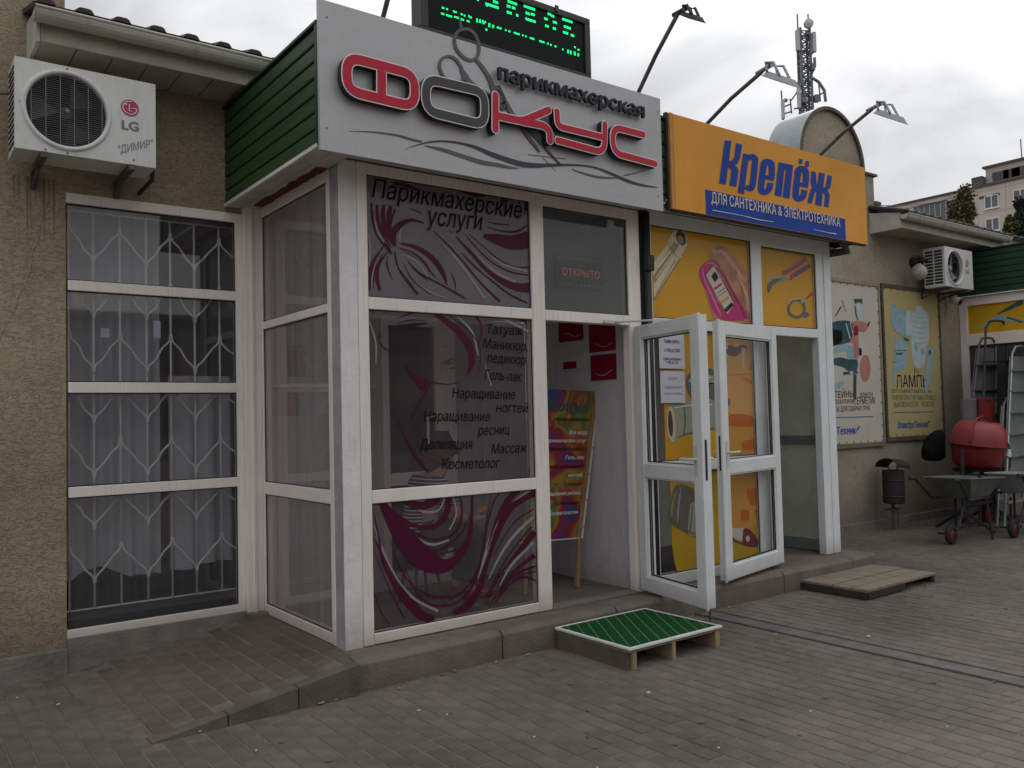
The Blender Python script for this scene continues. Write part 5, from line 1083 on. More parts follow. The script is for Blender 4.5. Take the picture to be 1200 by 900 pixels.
MB().beam(PBp(-.05, -.02, .0), Vector((ft.x, .44, .172)), .03, .03, (0, 1, 0)).build('leg', 'wood', pb); MB().prism([PBp(-.068, 0, -.008), PBp(-.028, 0, -.008), PBp(-.028, H_, -.008), PBp(-.068, H_, -.008)], (0, .012, 0)).build('rail', 'wood', pb)
MB().beam(PBp(-.55, -.02, .03), Vector((ft.x-.45, .52, .172)), .03, .03, (0, 1, 0)).build('leg', 'wood', pb)
sc_ = MB()
for k in range(6): q = PBp(-.008, .08+k*(H_-.12)/5, -.003); sc_.lathe([(.0001, 0), (.005, 0), (.006, .003)], q, (0, 1, 0), 8)
sc_.build('screw', 'rust', pb)
for i, (b_, wd_, fr_, c_, m_) in enumerate((('Фокус', .46, .855, .085, 'teal'), ('парикмахерская', .36, .79, .03, 'text_black'), ('Все виды', .19, .70, .03, 'letter_white'), ('парикмахерских услуг', .42, .645, .028, 'letter_white'), ('Маникюр педикюр', .38, .59, .028, 'text_black'),
        ('Гель-лак', .20, .53, .028, 'letter_white'), ('Гелевое наращивание', .42, .47, .028, 'text_black'), ('ногтей', .15, .41, .028, 'letter_white'), ('Татуаж', .18, .35, .03, 'text_black'), ('Наращивание ресниц', .40, .29, .028, 'letter_white'), ('Депиляция', .24, .225, .028, 'text_black'), ('Косметология', .3, .16, .028, 'letter_white'))):
    p = PBp(-.085-wd_, H_*fr_, -.002); text(b_, m_, pb, p, wd_, c_, shear=.25, off=.03 if i == 0 else .015, slant=u.z/u.x)
# ================================================================ WALL POSTERS
def poster(a, b, m_, lab, PYs):
    A = on(*a, 1, WY-.03); B = on(*b, 1, WY-.03)
    r = thing('wall_poster', ((A.x+B.x)/2, WY, A.z), lab, 'poster', 'tall advertising posters on the stucco')
    box('panel', m_, r, A.x+.03, B.x-.03, WY-.025, WY-.015, A.z+.06, B.z-.05)
    f = MB(); f.box(A.x, A.x+.035, WY-.04, WY-.001, A.z, B.z).box(B.x-.035, B.x, WY-.04, WY-.001, A.z, B.z).box(A.x+.035, B.x-.035, WY-.04, WY-.001, B.z-.05, B.z).box(A.x+.035, B.x-.035, WY-.04, WY-.001, A.z, A.z+.06)
    f.build('frame', PYs, r, bevel=.004)
    g = MB()
    for k in range(9): 
        xx = A.x+.07+k*(B.x-A.x-.14)/8
        for zz_ in (A.z+.075, B.z-.065): g.lathe([(.0001, -.004), (.009, -.004), (.011, 0)], (xx, WY-.025, zz_), (0, 1, 0), 6)
    for k in range(14):
        zz_ = A.z+.12+k*(B.z-A.z-.2)/13
        for xx in (A.x+.05, B.x-.05): g.lathe([(.0001, -.004), (.009, -.004), (.011, 0)], (xx, WY-.025, zz_), (0, 1, 0), 6)
    g.build('grommet', 'iron_dark', r); return r, A, B
p1, A1, B1_ = poster((962, 528), (1030, 332), 'beige_poster', 'beige poster with a welding tool picture and black Cyrillic words, right behind the hardware kiosk', 'stucco')
p2, A2, B2_ = poster((1040, 518), (1100, 341), 'sand_poster', 'sandy yellow poster with pale energy-saving lamps reading ЛАМПЫ, right of the beige poster', 'iron')
PP = (1, WY-.027); zq = Z(970, 330, 8.18)
prints(p1, [('p', 'burgundy', [(120,240),(140,235),(80,330),(66,335)]), ('p', 'coral', [(132,178),(142,175),(182,285),(172,288)]), ('p', 'lamp_white', ell(302, 265, 26, 60)), ('s', 'teal', [(262,230,10),(275,330,12),(295,372,8)]), ('p', 'teal', [(250,165),(330,165),(335,215),(300,195),(262,215)]),
  ('p', 'teal', [(10,420),(60,385),(140,372),(210,380),(240,430),(235,560),(180,590),(40,620),(10,640)], 3), ('p', 'text_black', [(20,460),(130,470),(140,560),(100,600),(20,600)], 2), ('s', 'lamp_white', [(175,400,10),(215,545,12)], 1), ('s', 'lamp_white', [(215,390,6),(245,520,6)], 1),
  ('p', 'coral', [(235,385),(290,375),(380,400),(385,440),(350,485),(300,480),(295,560),(300,700),(270,745),(245,700),(248,590),(205,580),(240,520)], 2), ('s', 'text_black', [(385,430,12),(400,385,16)], 1), ('p', 'burgundy', [(252,430),(290,425),(290,515),(252,520)]), ('p', 'text_black', [(300,635),(325,640),(325,710),(300,705)]),
  ('p', 'lamp_blue', [(45,640),(170,600),(250,620),(250,730),(190,735),(180,660),(60,690)]), ('p', 'teal', [(45,740),(120,725),(200,745),(285,750),(280,850),(240,890),(150,820),(45,790)], 2), ('p', 'coral', ell(360, 830, 50, 130)), ('s', 'teal', [(150,880,30),(290,870,20)], 1), ('p', 'lamp_white', ell(228, 872, 18, 16)), ('s', 'teal', [(262,890,30),(260,1000,30),(262,1130,26)], 1), ('p', 'lamp_blue', [(40,1000),(120,950),(160,960),(130,1010),(45,1040)], 2)], zq, PP)
def tpx(body, m_, r, a, b, cap, off=.0, sl=0): text_px(body, m_, r, a, b, WY-.0275, cap, 0, off)
zw = Z(970, 400, 6.92); tp = lambda *a: zw([a])[0]
tpx('КРОНШТЕЙНЫ', 'text_black', p1, tp(-120, 470), tp(212, 452), .085); tpx('ХОМУТЫ', 'text_black', p1, tp(262, 452), tp(365, 446), .055)
tpx('ПРОПИТКИ С ДОЗАТОРОМ', 'text_black', p1, tp(-120, 510), tp(214, 502), .05); tpx('ГЕРМЕТИК', 'text_black', p1, tp(220, 512), tp(390, 505), .09); tpx('АППАРАТЫ ДЛЯ СВАРКИ ТРУБ', 'text_black', p1, tp(-60, 575), tp(344, 558), .06)
tpx('ЭлектроТехник', 'logo_blue', p1, tp(-120, 765), tp(230, 748), .09, .03); b_ = MB(); stroke(b_, zw([(50,618,6),(370,610,6)]), PP, 1); stroke(b_, zw([(228,735,4),(250,700,14),(262,685,4)]), PP, 2); b_.build('print', 'logo_blue', p1, recalc=False)
zv_ = Z(970, 330, 8.18)
prints(p2, [('p', 'lamp_blue', [(612,235),(650,215),(670,270),(745,280),(745,530),(700,500),(640,470),(612,380)], 2), ('p', 'lamp_blue', [(640,570),(740,550),(760,720),(730,830),(640,840)], 2), ('s', 'lamp_white', [(775,285,50),(775,520,50)], 1),
  ('p', 'lamp_white', [(850,240),(910,235),(925,280),(965,320),(968,560),(940,640),(930,780),(870,830),(820,780),(800,600),(805,320),(840,290)], 3), ('p', 'lamp_blue', [(970,640),(1010,620),(1000,800),(960,1040),(930,1060),(940,820)], 2)] +
  [('s', 'lamp_blue', [(812, 330+k*48, 5), (880, 350+k*48, 9), (960, 345+k*48, 5)]) for k in range(6)] + [('p', 'teal', [(728,535),(780,550),(775,575),(730,560)]), ('s', 'teal', [(640,660,8),(755,660,8)], 1), ('s', 'teal', [(655,692,18),(720,692,18)], 1), ('s', 'teal', [(622,772,6),(670,772,6)], 1), ('p', 'teal', ell(978, 676, 12, 24)), ('s', 'teal', [(632,235,10),(640,240,10)], 1), ('s', 'teal', [(640,460,8),(645,465,8)], 1),
  ('p', 'lamp_blue', [(830,590),(860,590),(860,680),(830,650)]), ('p', 'lamp_blue', [(890,640),(930,640),(925,700),(892,700)]), ('s', 'text_black', [(830,830,6),(838,880,6)], 1), ('s', 'text_black', [(850,840,6),(868,860,6),(866,890,6)], 1), ('p', 'lamp_blue', [(560+70,850),(660,850),(650,1000),(625,1000)])], zv_, PP)
tpx('ЛАМПЫ', 'text_black', p2, tp(557, 374), tp(822, 370), .165, .0); tpx('СВЕТИЛЬНИКИ СТАБИЛИЗАТОРЫ', 'gable_dark', p2, tp(515, 416), tp(845, 420), .05); tpx('ГЕНЕРАТОРЫ СЧЕТЧИКИ ПРОВОД', 'gable_dark', p2, tp(522, 477), tp(875, 475), .065); tpx('ВЫКЛЮЧАТЕЛИ   РОЗЕТКИ', 'gable_dark', p2, tp(540, 535), tp(866, 528), .07)
tpx('ЭлектроТехник', 'logo_blue', p2, tp(568, 705), tp(815, 695), .085, .03); b_ = MB(); stroke(b_, zw([(540,576,5),(865,570,5)]), PP, 1); stroke(b_, zw([(812,665,4),(822,650,14),(832,655,4)]), PP, 2); b_.build('print', 'logo_blue', p2, recalc=False)
# ================================================================ THIRD KIOSK (right edge)
tk = thing('far_kiosk', (10.8, .2, 0), 'third kiosk at the right edge, dark green fascia over a white frame with yellow panel', 'kiosk')
KX = 10.35
cladding('cladding_board', 'green_dark', tk, ((KX-.03, -.9), (KX-.03, WY-.004)), 3.08, 3.70, (-1, 0)); box('coping', 'green_dark', tk, KX-.06, 13, -.95, WY, 3.702, 3.72)
f = MB(); yl = [on(1136, 392, 0, KX).z, on(1138, 402, 0, KX).z]
f.box(KX-.02, KX+.06, 1.22, 1.326, 0, 3.06).box(KX-.02, KX+.06, -.9, -.8, 0, 3.06).box(KX-.019, KX+.06, -.8, 1.22, 2.94, 3.06).box(KX-.019, KX+.06, -.8, 1.22, yl[1]-.04, yl[0]).box(KX-.019, KX+.06, -.8, 1.22, 0, .25).box(KX-.019, KX+.06, .2, .28, .25, yl[1]-.04)
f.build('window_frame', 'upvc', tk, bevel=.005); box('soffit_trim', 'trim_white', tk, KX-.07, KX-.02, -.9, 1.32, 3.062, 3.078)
ypn = box('advert_panel', 'yellow_dark', tk, KX+.02, KX+.026, -.8, 1.22, yl[0], 2.94); box('advert_panel', 'inner_dark', tk, KX+.02, KX+.026, -.8, 1.22, .25, yl[1]-.04)
zk = Z(1060, 340, 6.43)
prints(ypn, [('p', 'lamp_blue', [(530,305),(620,240),(690,190),(740,195),(860,215),(890,235),(780,238),(700,232),(620,262)], 2), ('s', 'teal', [(700,180,8),(800,130,28),(890,88,34)]), ('s', 'teal', [(770,205,14),(890,240,12)])], zk, (0, KX+.018))
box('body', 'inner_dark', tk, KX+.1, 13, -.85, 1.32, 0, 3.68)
# ================================================================ BIN
c = on(1047.5, 575, 1, 1.08); bn = thing('litter_bin', (c.x, c.y, 0), 'dark metal litter bin with a tilted hood on a post, below the beige poster', 'litter bin')
bx, by = c.x, c.y
MB().lathe([(.0001, .32), (.118, .325), (.128, .34), (.128, .40), (.134, .405), (.134, .415), (.128, .42), (.128, .60), (.134, .605), (.134, .615), (.128, .62), (.13, .735), (.124, .735), (.12, .36), (.0001, .36)], (bx, by, 0), n=24).build('bucket', 'iron_dark', bn, smooth=False)
hd = MB()
for i in range(9):
    a0, a1 = math.pi*i/9, math.pi*(i+1)/9
    hd.prism([(bx-.15, by-.14*math.cos(a0), .78+.10*math.sin(a0)), (bx-.15, by-.14*math.cos(a1), .78+.10*math.sin(a1)), (bx-.15, by-.146*math.cos(a1), .785+.105*math.sin(a1)), (bx-.15, by-.146*math.cos(a0), .785+.105*math.sin(a0))], (.30, 0, -.03))
hd.build('hood', 'iron_dark', bn)
pt = MB(); pt.tube([(bx, by+.02, 0), (bx, by+.02, .33)], .022, 8).box(bx-.10, bx+.1, by-.02, by+.06, .24, .26).tube([(bx-.07, by, .0), (bx-.07, by, .25)], .01, 6).tube([(bx+.07, by, .05), (bx+.07, by, .25)], .01, 6)
for sx_ in (-.1, .1): pt.tube([(bx+sx_, by, .70), (bx+sx_, by, .80)], .008, 6)
pt.build('post', 'iron', bn)
# ================================================================ MIXER, BARROWS, LADDERS, BAG
c = on(1143, 520, 1, .42); mx_, my_ = c.x, c.y; zt_, zb2_ = on(1143, 492, 1, .42).z, on(1143, 549, 1, .42).z; hh = zt_-zb2_
cm = thing('cement_mixer', (mx_, my_, 0), 'red cement mixer with a rounded drum on a black stand, beside the leaning ladders', 'cement mixer')
MB().lathe([(.0001, 0), (.22, .01), (.27, .05), (.295, hh*.38), (.31, hh*.47), (.325, hh*.47), (.325, hh*.50), (.305, hh*.50)], (mx_, my_, zb2_), (.04, -.10, 1), 32).build('drum', 'mixer_red', cm, smooth=True)
MB().lathe([(.312, hh*.50), (.312, hh*.60), (.295, hh*.78), (.25, hh*.92), (.20, hh*.97), (.19, hh*.93), (.17, hh*.6)], (mx_, my_, zb2_), (.04, -.10, 1), 32).build('drum_top', 'mixer_red2', cm, smooth=True)
P = [(mx_+.35*math.cos(a), my_-.10, zb2_+hh*.54+hh*.53*math.sin(a)) for a in [R(0)+R(180)*k/20 for k in range(21)]]; MB().tube(P, .012, 8).build('hoop', 'mixer_red', cm, smooth=True)
fr = MB(); fr.tube([(mx_-.35, my_, zb2_+.25), (mx_-.37, my_, .25), (mx_-.37, my_-.35, .02)], .022, 8).tube([(mx_+.34, my_, zb2_+.25), (mx_+.36, my_, .25), (mx_+.3, my_-.35, .02)], .022, 8).tube([(mx_-.36, my_, .3), (mx_+.36, my_, .3)], .022, 8).tube([(mx_-.36, my_, .26), (mx_-.3, my_+.38, .02)], .02, 8).tube([(mx_+.36, my_, .26), (mx_+.3, my_+.38, .02)], .02, 8).lathe([(.18, -.06), (.26, -.03), (.28, 0)], (mx_, my_, zb2_), n=24)
fr.build('stand', 'iron_dark', cm); MB().box(mx_+.17, mx_+.25, my_-.305, my_-.300, zb2_+.14, zb2_+.23).build('sticker', 'trim_white', cm)
hw_ = Vector((mx_+.48, my_-.12, zb2_+.12)); w_ = MB(); w_.tube([(hw_.x+.17*math.cos(a), hw_.y, hw_.z+.22*math.sin(a)) for a in [2*math.pi*k/28 for k in range(29)]], .012, 6)
for k in range(3): a = k*2.09; w_.beam(hw_, (hw_.x+.17*math.cos(a), hw_.y, hw_.z+.22*math.sin(a)), .014, .01)
w_.build('tilting_wheel', 'iron_dark', cm)
bg_ = MB(); bc = on(1095, 524, 1, .95); n1_ = 12
for i in range(9):
    t = i/8; zz_ = bc.z+.22-t*.40; rr_ = [.06, .13, .17, .18, .19, .20, .21, .20, .13][i]; ox = [.12, .09, .05, .02, 0, -.03, -.05, -.04, -.02][i]
    ring = [(bc.x+ox+rr_*math.cos(a)*1.1*(1+.55*noise.noise(Vector((math.cos(a)*2.2, math.sin(a)*2.2, t*4.5)))), bc.y+rr_*.6*math.sin(a), zz_+.02*noise.noise(Vector((a, t*3, 1)))) for a in [2*math.pi*k/n1_ for k in range(n1_)]]
    bg_.v += [Vector(q) for q in ring]
for i in range(8):
    for k in range(n1_): q = i*n1_; bg_.f.append((q+k, q+(k+1) % n1_, q+n1_+(k+1) % n1_, q+n1_+k))
bg_.f.append(tuple(range(n1_))); bg_.f.append(tuple(range(8*n1_, 9*n1_)))
o = bg_.build('black_bag', 'bag', None, smooth=True, at=(bc.x, bc.y, bc.z-.2)); tag(o, 'bulging black plastic bag tied onto the left side of the red mixer', 'bag'); sb = o.modifiers.new('s', 'SUBSURF'); sb.levels = 1; sb.render_levels = 2
def barrow(px_, pz_, y, m_, lab, wheel=True, sc=1.0, flip=1):
    c = on(px_, pz_, 1, y); r = thing('wheelbarrow', (c.x, y, 0), lab, 'wheelbarrow', 'wheelbarrows parked by the mixer'); cx = c.x; zt = c.z
    t = MB(); T = [(-.40, -.26), (.40, -.26), (.40, .26), (-.40, .26)]; Bt = [(-.22, -.16), (.24, -.16), (.24, .16), (-.22, .16)]
    V = [(cx+a, y+b, zt+(.03 if a < 0 else 0)) for a, b in T]+[(cx+a, y+b, zt-.20) for a, b in Bt]+[(cx+a*.97, y+b*.96, zt+(.03 if a < 0 else 0)) for a, b in T]+[(cx+a*.97, y+b*.96, zt-.19) for a, b in Bt]
    F = [(0, 1, 5, 4), (1, 2, 6, 5), (2, 3, 7, 6), (3, 0, 4, 7), (4, 5, 6, 7), (8, 12, 13, 9), (9, 13, 14, 10), (10, 14, 15, 11), (11, 15, 12, 8), (12, 15, 14, 13), (0, 8, 9, 1), (1, 9, 10, 2), (2, 10, 11, 3), (3, 11, 8, 0)]
    t.add(V, F).build('tray', m_, r, bevel=.008); rim = MB(); rim.tube([V[0], V[1], V[2], V[3], V[0]], .010, 6); rim.build('tray_rim', m_, r)
    f = MB()
    for s_ in (-1, 1): f.tube([(cx-.72*flip, y+s_*.24, zt+.04), (cx-.62*flip, y+s_*.24, zt+.03), (cx-.35*flip, y+s_*.2, zt-.20), (cx+.3*flip, y+s_*.14, zt-.22)], .015, 8).tube([(cx+.12*flip, y+s_*.17, zt-.2), (cx+.18*flip, y+s_*.2, .0), ], .014, 8)
    f.build('frame', 'iron_dark', r)
    for s_ in (-1, 1): MB().tube([(cx-.74*flip, y+s_*.24, zt+.04), (cx-.62*flip, y+s_*.24, zt+.035)], .02, 8).build('grip', 'tyre', r)
    wx = cx-.45*flip
    wl = MB().lathe([(.06, -.025), (.10, -.025), (.11, 0), (.10, .025), (.06, .025)], (wx, y-.05, .11), (0, 1, 0), 20).build('wheel', 'tyre', r, smooth=True); MB().lathe([(.0001, -.02), (.02, -.03), (.065, -.012), (.065, .012)], (wx, y-.05, .11), (0, 1, 0), 16).build('rim', 'mixer_red', wl)
    MB().tube([(wx, y-.1, .11), (wx, y+.1, .11), ], .012, 6).tube([(wx, y-.1, .11), (cx-.2*flip, y-.1, zt-.2)], .012, 6).build('axle', 'iron_dark', r)
    return r
barrow(1130, 561, .1, 'barrow', 'dark grey wheelbarrow with a red wheel, standing in front of the cement mixer')
barrow(1200, 556, -.15, 'barrow_pale', 'pale metal wheelbarrow cut off by the right edge of the photo')
def A_ladder(pl, pr, pb_l, pb_r, y, m_, nr, lab, name='step_ladder', cat='ladder', top=True, depth=.05, panel=None):
    TL, TR_, BL, BR_ = on(*pl, 1, y+.12), on(*pr, 1, y+.12), on(*pb_l, 1, y), on(*pb_r, 1, y)
    if BL.z > .35:
        for q, t_ in ((BL, TL), (BR_, TR_)): d = (q-t_); k = (0.02-t_.z)/d.z; q.x, q.y, q.z = (t_+d*k)
    r = thing(name, ((BL.x+BR_.x)/2, BL.y, 0), lab, cat, 'ladders and trolleys leaning by the far kiosk'); s = MB()
    mid = TL.lerp(TR_, .5)+Vector((0, 0, .05))
    s.tube([BL, TL-Vector((0, 0, .05)), TL.lerp(mid, .4)+Vector((0, 0, .02)), mid, TR_.lerp(mid, .4)+Vector((0, 0, .02)), TR_-Vector((0, 0, .05)), BR_], .016, 8); s.build('side_rail', m_, r)
    for k in range(nr):
        t = (k+1)/(nr+1); a = TL.lerp(BL, t); b = TR_.lerp(BR_, t); MB().beam(a, b, .07, .022).build('tread', m_, r)
    if panel: MB().prism([TL.lerp(BL, .04)+Vector((0, .02, 0)), TR_.lerp(BR_, .04)+Vector((0, .02, 0)), TR_.lerp(BR_, .8)+Vector((0, .02, 0)), TL.lerp(BL, .8)+Vector((0, .02, 0))], (0, .008, 0)).build('back_panel', panel, r)
    return r
A_ladder((1155, 380), (1180, 380), (1152, 480), (1182, 480), .62, 'iron_dark', 4, 'black tubular hand trolley with a tall looped handle, behind the grey ladder', 'hand_trolley', 'trolley')
A_ladder((1147, 400), (1167, 400), (1139, 478), (1167, 478), .74, 'alu_dark', 6, 'narrow grey stepladder leaning beside the white frame of the far kiosk', panel='panel_grey')
A_ladder((1186, 410), (1206, 410), (1182, 500), (1208, 500), .36, 'alu', 7, 'pale aluminium stepladder at the right edge above the barrows', panel='alu')
A_ladder((1176, 470), (1197, 470), (1172, 545), (1199, 545), .40, 'alu', 3, 'short pale aluminium stepladder with rounded top, right of the red drum', panel='alu')
bxs = MB(); c = on(1150, 478, 1, .95); MB
o = box('carton', 'mixer_red2', None, c.x-.22, c.x+.2, .85, 1.1, c.z-.15, c.z+.02, at=(c.x, 1, c.z-.15)) if False else None
# ================================================================ WALL LAMP, CAMERA
c = on(1068, 308, 1, WY); wl = thing('wall_lamp', (c.x, WY, c.z), 'round frosted wall lamp on a dark bracket, left of the far air conditioner', 'lamp')
MB().lathe([(.06, 0), (.07, -.03), (.05, -.07), (.03, -.10)], (c.x, WY, c.z), (0, 1, 0), 16).tube([(c.x, WY-.07, c.z), (c.x+.02, WY-.14, c.z+.03), (c.x+.06, WY-.2, c.z)], .03, 8).build('bracket', 'iron_dark', wl, smooth=True)
g_ = on(1077, 319, 1, 1.12); prof = [(.035, .11)]+[(.105*math.sin(a), .105*math.cos(a)) for a in [R(25)+R(155)*k/10 for k in range(11)]]; MB().lathe(prof, g_, (0, 0, 1), 20).build('globe', 'globe', wl, smooth=True)
c = on(1119, 352, 1, 1.2); cc = thing('security_camera', (c.x, WY, c.z), 'small white security camera on the wall just under the far green fascia', 'camera')
MB().lathe([(.0001, -.07), (.05, -.07), (.055, .06), (.0001, .07)], c, (.15, -1, -.35), 14).build('housing', 'white_plastic', cc, smooth=True); MB().lathe([(.0001, 0), (.04, 0), (.04, .02)], c+Vector((.0, -.065, -.03)), (.15, -1, -.35), 14).build('lens', 'mixer_red', cc)
MB().tube([c+Vector((0, .0, .05)), c+Vector((0, .06, .12)), (c.x, WY, c.z+.12)], .018, 8).build('bracket', 'white_plastic', cc)
# ================================================================ PERSON IN THE VESTIBULE
def skin(name, m_, parent, V, E_, rad, at, sub=2):
    me = bpy.data.meshes.new(name); a = Vector(at); me.from_pydata([Vector(v)-a for v in V], E_, []); me.update()
    o = bpy.data.objects.new(name, me); COL.objects.link(o)
    if parent: o.parent = parent
    else: o.location = a
    o.modifiers.new('skin', 'SKIN'); 
    for i, r_ in enumerate(rad): me.skin_vertices[0].data[i].radius = r_ if isinstance(r_, tuple) else (r_, r_)
    me.skin_vertices[0].data[0].use_root = True
    s_ = o.modifiers.new('sub', 'SUBSURF'); s_.levels = 1; s_.render_levels = sub; me.materials.append(M[m_])
    o.modifiers['skin'].use_smooth_shade = True; return o
px0, py0, F0 = .97, .78, .17
pc = (px0, py0, F0)
J = {'pel': (px0, py0, .66), 'bel': (px0+.01, py0, .80), 'che': (px0+.07, py0, .97), 'neck': (px0+.14, py0, 1.10), 'h1': (px0+.185, py0, 1.17), 'h2': (px0+.21, py0, 1.25), 'h3': (px0+.20, py0, 1.31), 'nose': (px0+.30, py0, 1.195)}
V = [J['pel'], J['bel'], J['che'], J['neck'], J['h1'], J['h2'], J['h3'], J['nose']]; E_ = [(0, 1), (1, 2), (2, 3), (3, 4), (4, 5), (5, 6), (4, 7)]; rad = [(.15, .12), (.13, .10), (.15, .11), .052, (.07, .078), (.078, .092), (.05, .06), .02]
def chain(start, pts, rr_):
    i = start
    for p, r_ in zip(pts, rr_): V.append(p); rad.append(r_); E_.append((i, len(V)-1)); i = len(V)-1
    return i
for s_ in (-1, 1):
    hnd = chain(2, [(px0+.08, py0+s_*.16, 1.03), (px0+.12, py0+s_*.20, .96), (px0+.20, py0+s_*.20, .80), (px0+.32, py0+s_*.15, .75), (px0+.43, py0+s_*.07, .745), (px0+.475, py0+s_*.045, .75), (px0+.505, py0+s_*.04, .752)], [.055, .05, .042, .038, .026, .032, .028])
    for k, (dy, ln_) in enumerate(((.022, .052), (.008, .062), (-.007, .058), (-.020, .046))):
        chain(hnd, [(px0+.525, py0+s_*(.04+dy), .753), (px0+.525+ln_*.5, py0+s_*(.038+dy), .755), (px0+.52+ln_, py0+s_*(.025+dy), .775)], [.010, .009, .008])
    chain(hnd-1, [(px0+.49, py0+s_*.01, .765), (px0+.52, py0+s_*.002, .785)], [.011, .009])
    chain(0, [(px0+.05, py0+s_*.10, .655), (px0+.25, py0+s_*.11, .66), (px0+.43, py0+s_*.10, .655), (px0+.42, py0+s_*.10, .42), (px0+.36, py0+s_*.10, .24), (px0+.36, py0+s_*.10, .205), (px0+.50, py0+s_*.11, .195)], [.095, .085, .062, .052, .036, .036, .03])
pe = skin('person', 'skin', None, V, E_, rad, pc); tag(pe, 'person in a striped top sitting with bent head behind the salon window, hands in front', 'person')
nb_ = len(V); V, E_, rad = [J['pel'], (px0+.0, py0, .72), J['bel'], J['che'], (px0+.115, py0, 1.06)], [(0, 1), (1, 2), (2, 3), (3, 4)], [(.165, .14), (.155, .13), (.145, .115), (.165, .125), (.075, .075)]
for s_ in (-1, 1): chain(3, [(px0+.08, py0+s_*.16, 1.035), (px0+.12, py0+s_*.205, .96), (px0+.17, py0+s_*.20, .86)], [.072, .066, .062])
skin('shirt', 'shirt', pe, V, E_, rad, pc)
V, E_, rad = [J['pel']], [], [(.16, .13)]
for s_ in (-1, 1): chain(0, [(px0+.05, py0+s_*.10, .655), (px0+.25, py0+s_*.11, .66), (px0+.43, py0+s_*.10, .655), (px0+.42, py0+s_*.10, .42), (px0+.37, py0+s_*.10, .26)], [.108, .098, .076, .066, .055])
skin('trousers', 'trousers', pe, V, E_, rad, pc)
V, E_, rad = [(px0+.17, py0, 1.28), (px0+.15, py0, 1.22), (px0+.115, py0, 1.16), (px0+.09, py0, 1.09), (px0+.24, py0, 1.32)], [(0, 1), (1, 2), (2, 3), (0, 4)], [(.092, .10), (.095, .10), (.07, .085), .04, (.07, .08)]
skin('hair', 'hair', pe, V, E_, rad, pc)
for s_ in (-1, 1):
    MB().lathe([(.0001, -.012), (.014, -.006), (.018, .004)], (px0+.205, py0+s_*.088, 1.21), (0, s_, 0), 10).build('ear', 'skin', pe, smooth=True)
    MB().lathe([(.0001, .01), (.009, .004), (.011, 0)], (px0+.272, py0+s_*.032, 1.225), (1, 0, -.2), 10).build('eye', 'text_black', pe, smooth=True)
    MB().prism([(px0+.32, py0+s_*.10-.045, .172), (px0+.32, py0+s_*.10+.045, .172), (px0+.58, py0+s_*.11+.04, .172), (px0+.58, py0+s_*.11-.04, .172)], (0, 0, .07)).build('shoe', 'burgundy', pe, bevel=.025)
MB().beam((px0+.275, py0-.025, 1.165), (px0+.275, py0+.025, 1.165), .008, .008).build('mouth', 'burgundy', pe)
o = MB().prism([(px0+.50, py0-.035, .785), (px0+.50, py0+.035, .785), (px0+.60, py0+.035, .82), (px0+.60, py0-.035, .82)], (0, 0, .008)).build('magazine', 'yellow', None, at=(px0+.55, py0, .80)); tag(o, 'small bright leaflet held by the person behind the salon window', 'leaflet')
stl = thing('stool', (px0, py0, F0), 'dark red round stool under the person in the vestibule', 'stool'); MB().lathe([(.0001, .57), (.17, .565), (.18, .545), (.18, .51), (.0001, .50)], (px0, py0, 0), n=24).build('seat', 'stool', stl, smooth=True)
for k in range(4): a = R(45+90*k); MB().tube([(px0+.1*math.cos(a), py0+.1*math.sin(a), .51), (px0+.17*math.cos(a), py0+.17*math.sin(a), .172)], .012, 8).build('leg', 'iron_dark', stl)
# ================================================================ FAR BLOCK OF FLATS
fb = thing('apartment_block', (108, 30, 0), 'pale pink-beige block of flats rising beyond the low roof at the right', 'building')
FX = 100.5; ztop = 26.9
wA = on(1162, 236.5, 0, FX); wB = on(1164, 263, 0, FX); wC = on(1196, 229, 0, FX); dz = wA.z-wB.z; dy = wA.y-wC.y
box('wall', 'panel_building', fb, FX, FX+12, -20, 110, 0, ztop); box('roof_edge', 'roof_far', fb, FX-.15, FX+12.2, -20.2, 110, ztop, ztop+.25)
sup = on(1160, 212, 0, FX+3).y; box('superstructure', 'panel_building2', fb, FX+2, FX+9, sup-14, sup, ztop+.25, ztop+2.6); box('roof_edge', 'roof_far', fb, FX+1.8, FX+9.2, sup-14.2, sup+.3, ztop+2.6, ztop+2.85)
for q in (1173, 1186, 1196): c = on(q, 207, 0, FX+2); box('opening', 'roof_far', fb, FX+1.9, FX+2.1, c.y-.9, c.y+.9, ztop+.9, ztop+1.9)
MB().box(FX+1, FX+2, sup, sup+1.2, ztop+.25, ztop+1.6).build('chimney', 'roof_far', fb)
fw = MB(); w2, h2 = .78, .74
for a in ((-w2, -w2+.09, -h2, h2), (w2-.09, w2, -h2, h2), (-.05, .05, -h2, h2)): fw.box(-.06, .03, a[0], a[1], a[2], a[3])
for a in ((-h2, -h2+.09), (h2-.09, h2)): fw.box(-.059, .03, -w2+.09, w2-.09, a[0], a[1])
fw.box(-.14, .0, -w2-.08, w2+.08, -h2-.1, -h2-.02)
f0 = fw.build('window', 'letter_white', None); f0.parent = fb; f0.location = Vector((FX-.01, wA.y, wA.z))-fb.location
g0 = MB().box(-.02, -.005, -w2+.09, w2-.09, -h2+.09, h2-.09).build('glass_pane', 'glass_far', None); g0.parent = f0; g0.location = (0, 0, 0)
for i in range(-3, 9):
    for k in range(4):
        if (i, k) == (0, 0): continue
        y = wA.y+i*dy
        if 2 <= i <= 4 or y > 62: continue
        c = f0.copy(); COL.objects.link(c); c.parent = fb; c.location = f0.location+Vector((0, i*dy, -k*dz)); g = g0.copy(); COL.objects.link(g); g.parent = c
yA, yB = on(1072, 245, 0, FX-1).y, on(1110, 240, 0, FX-1).y
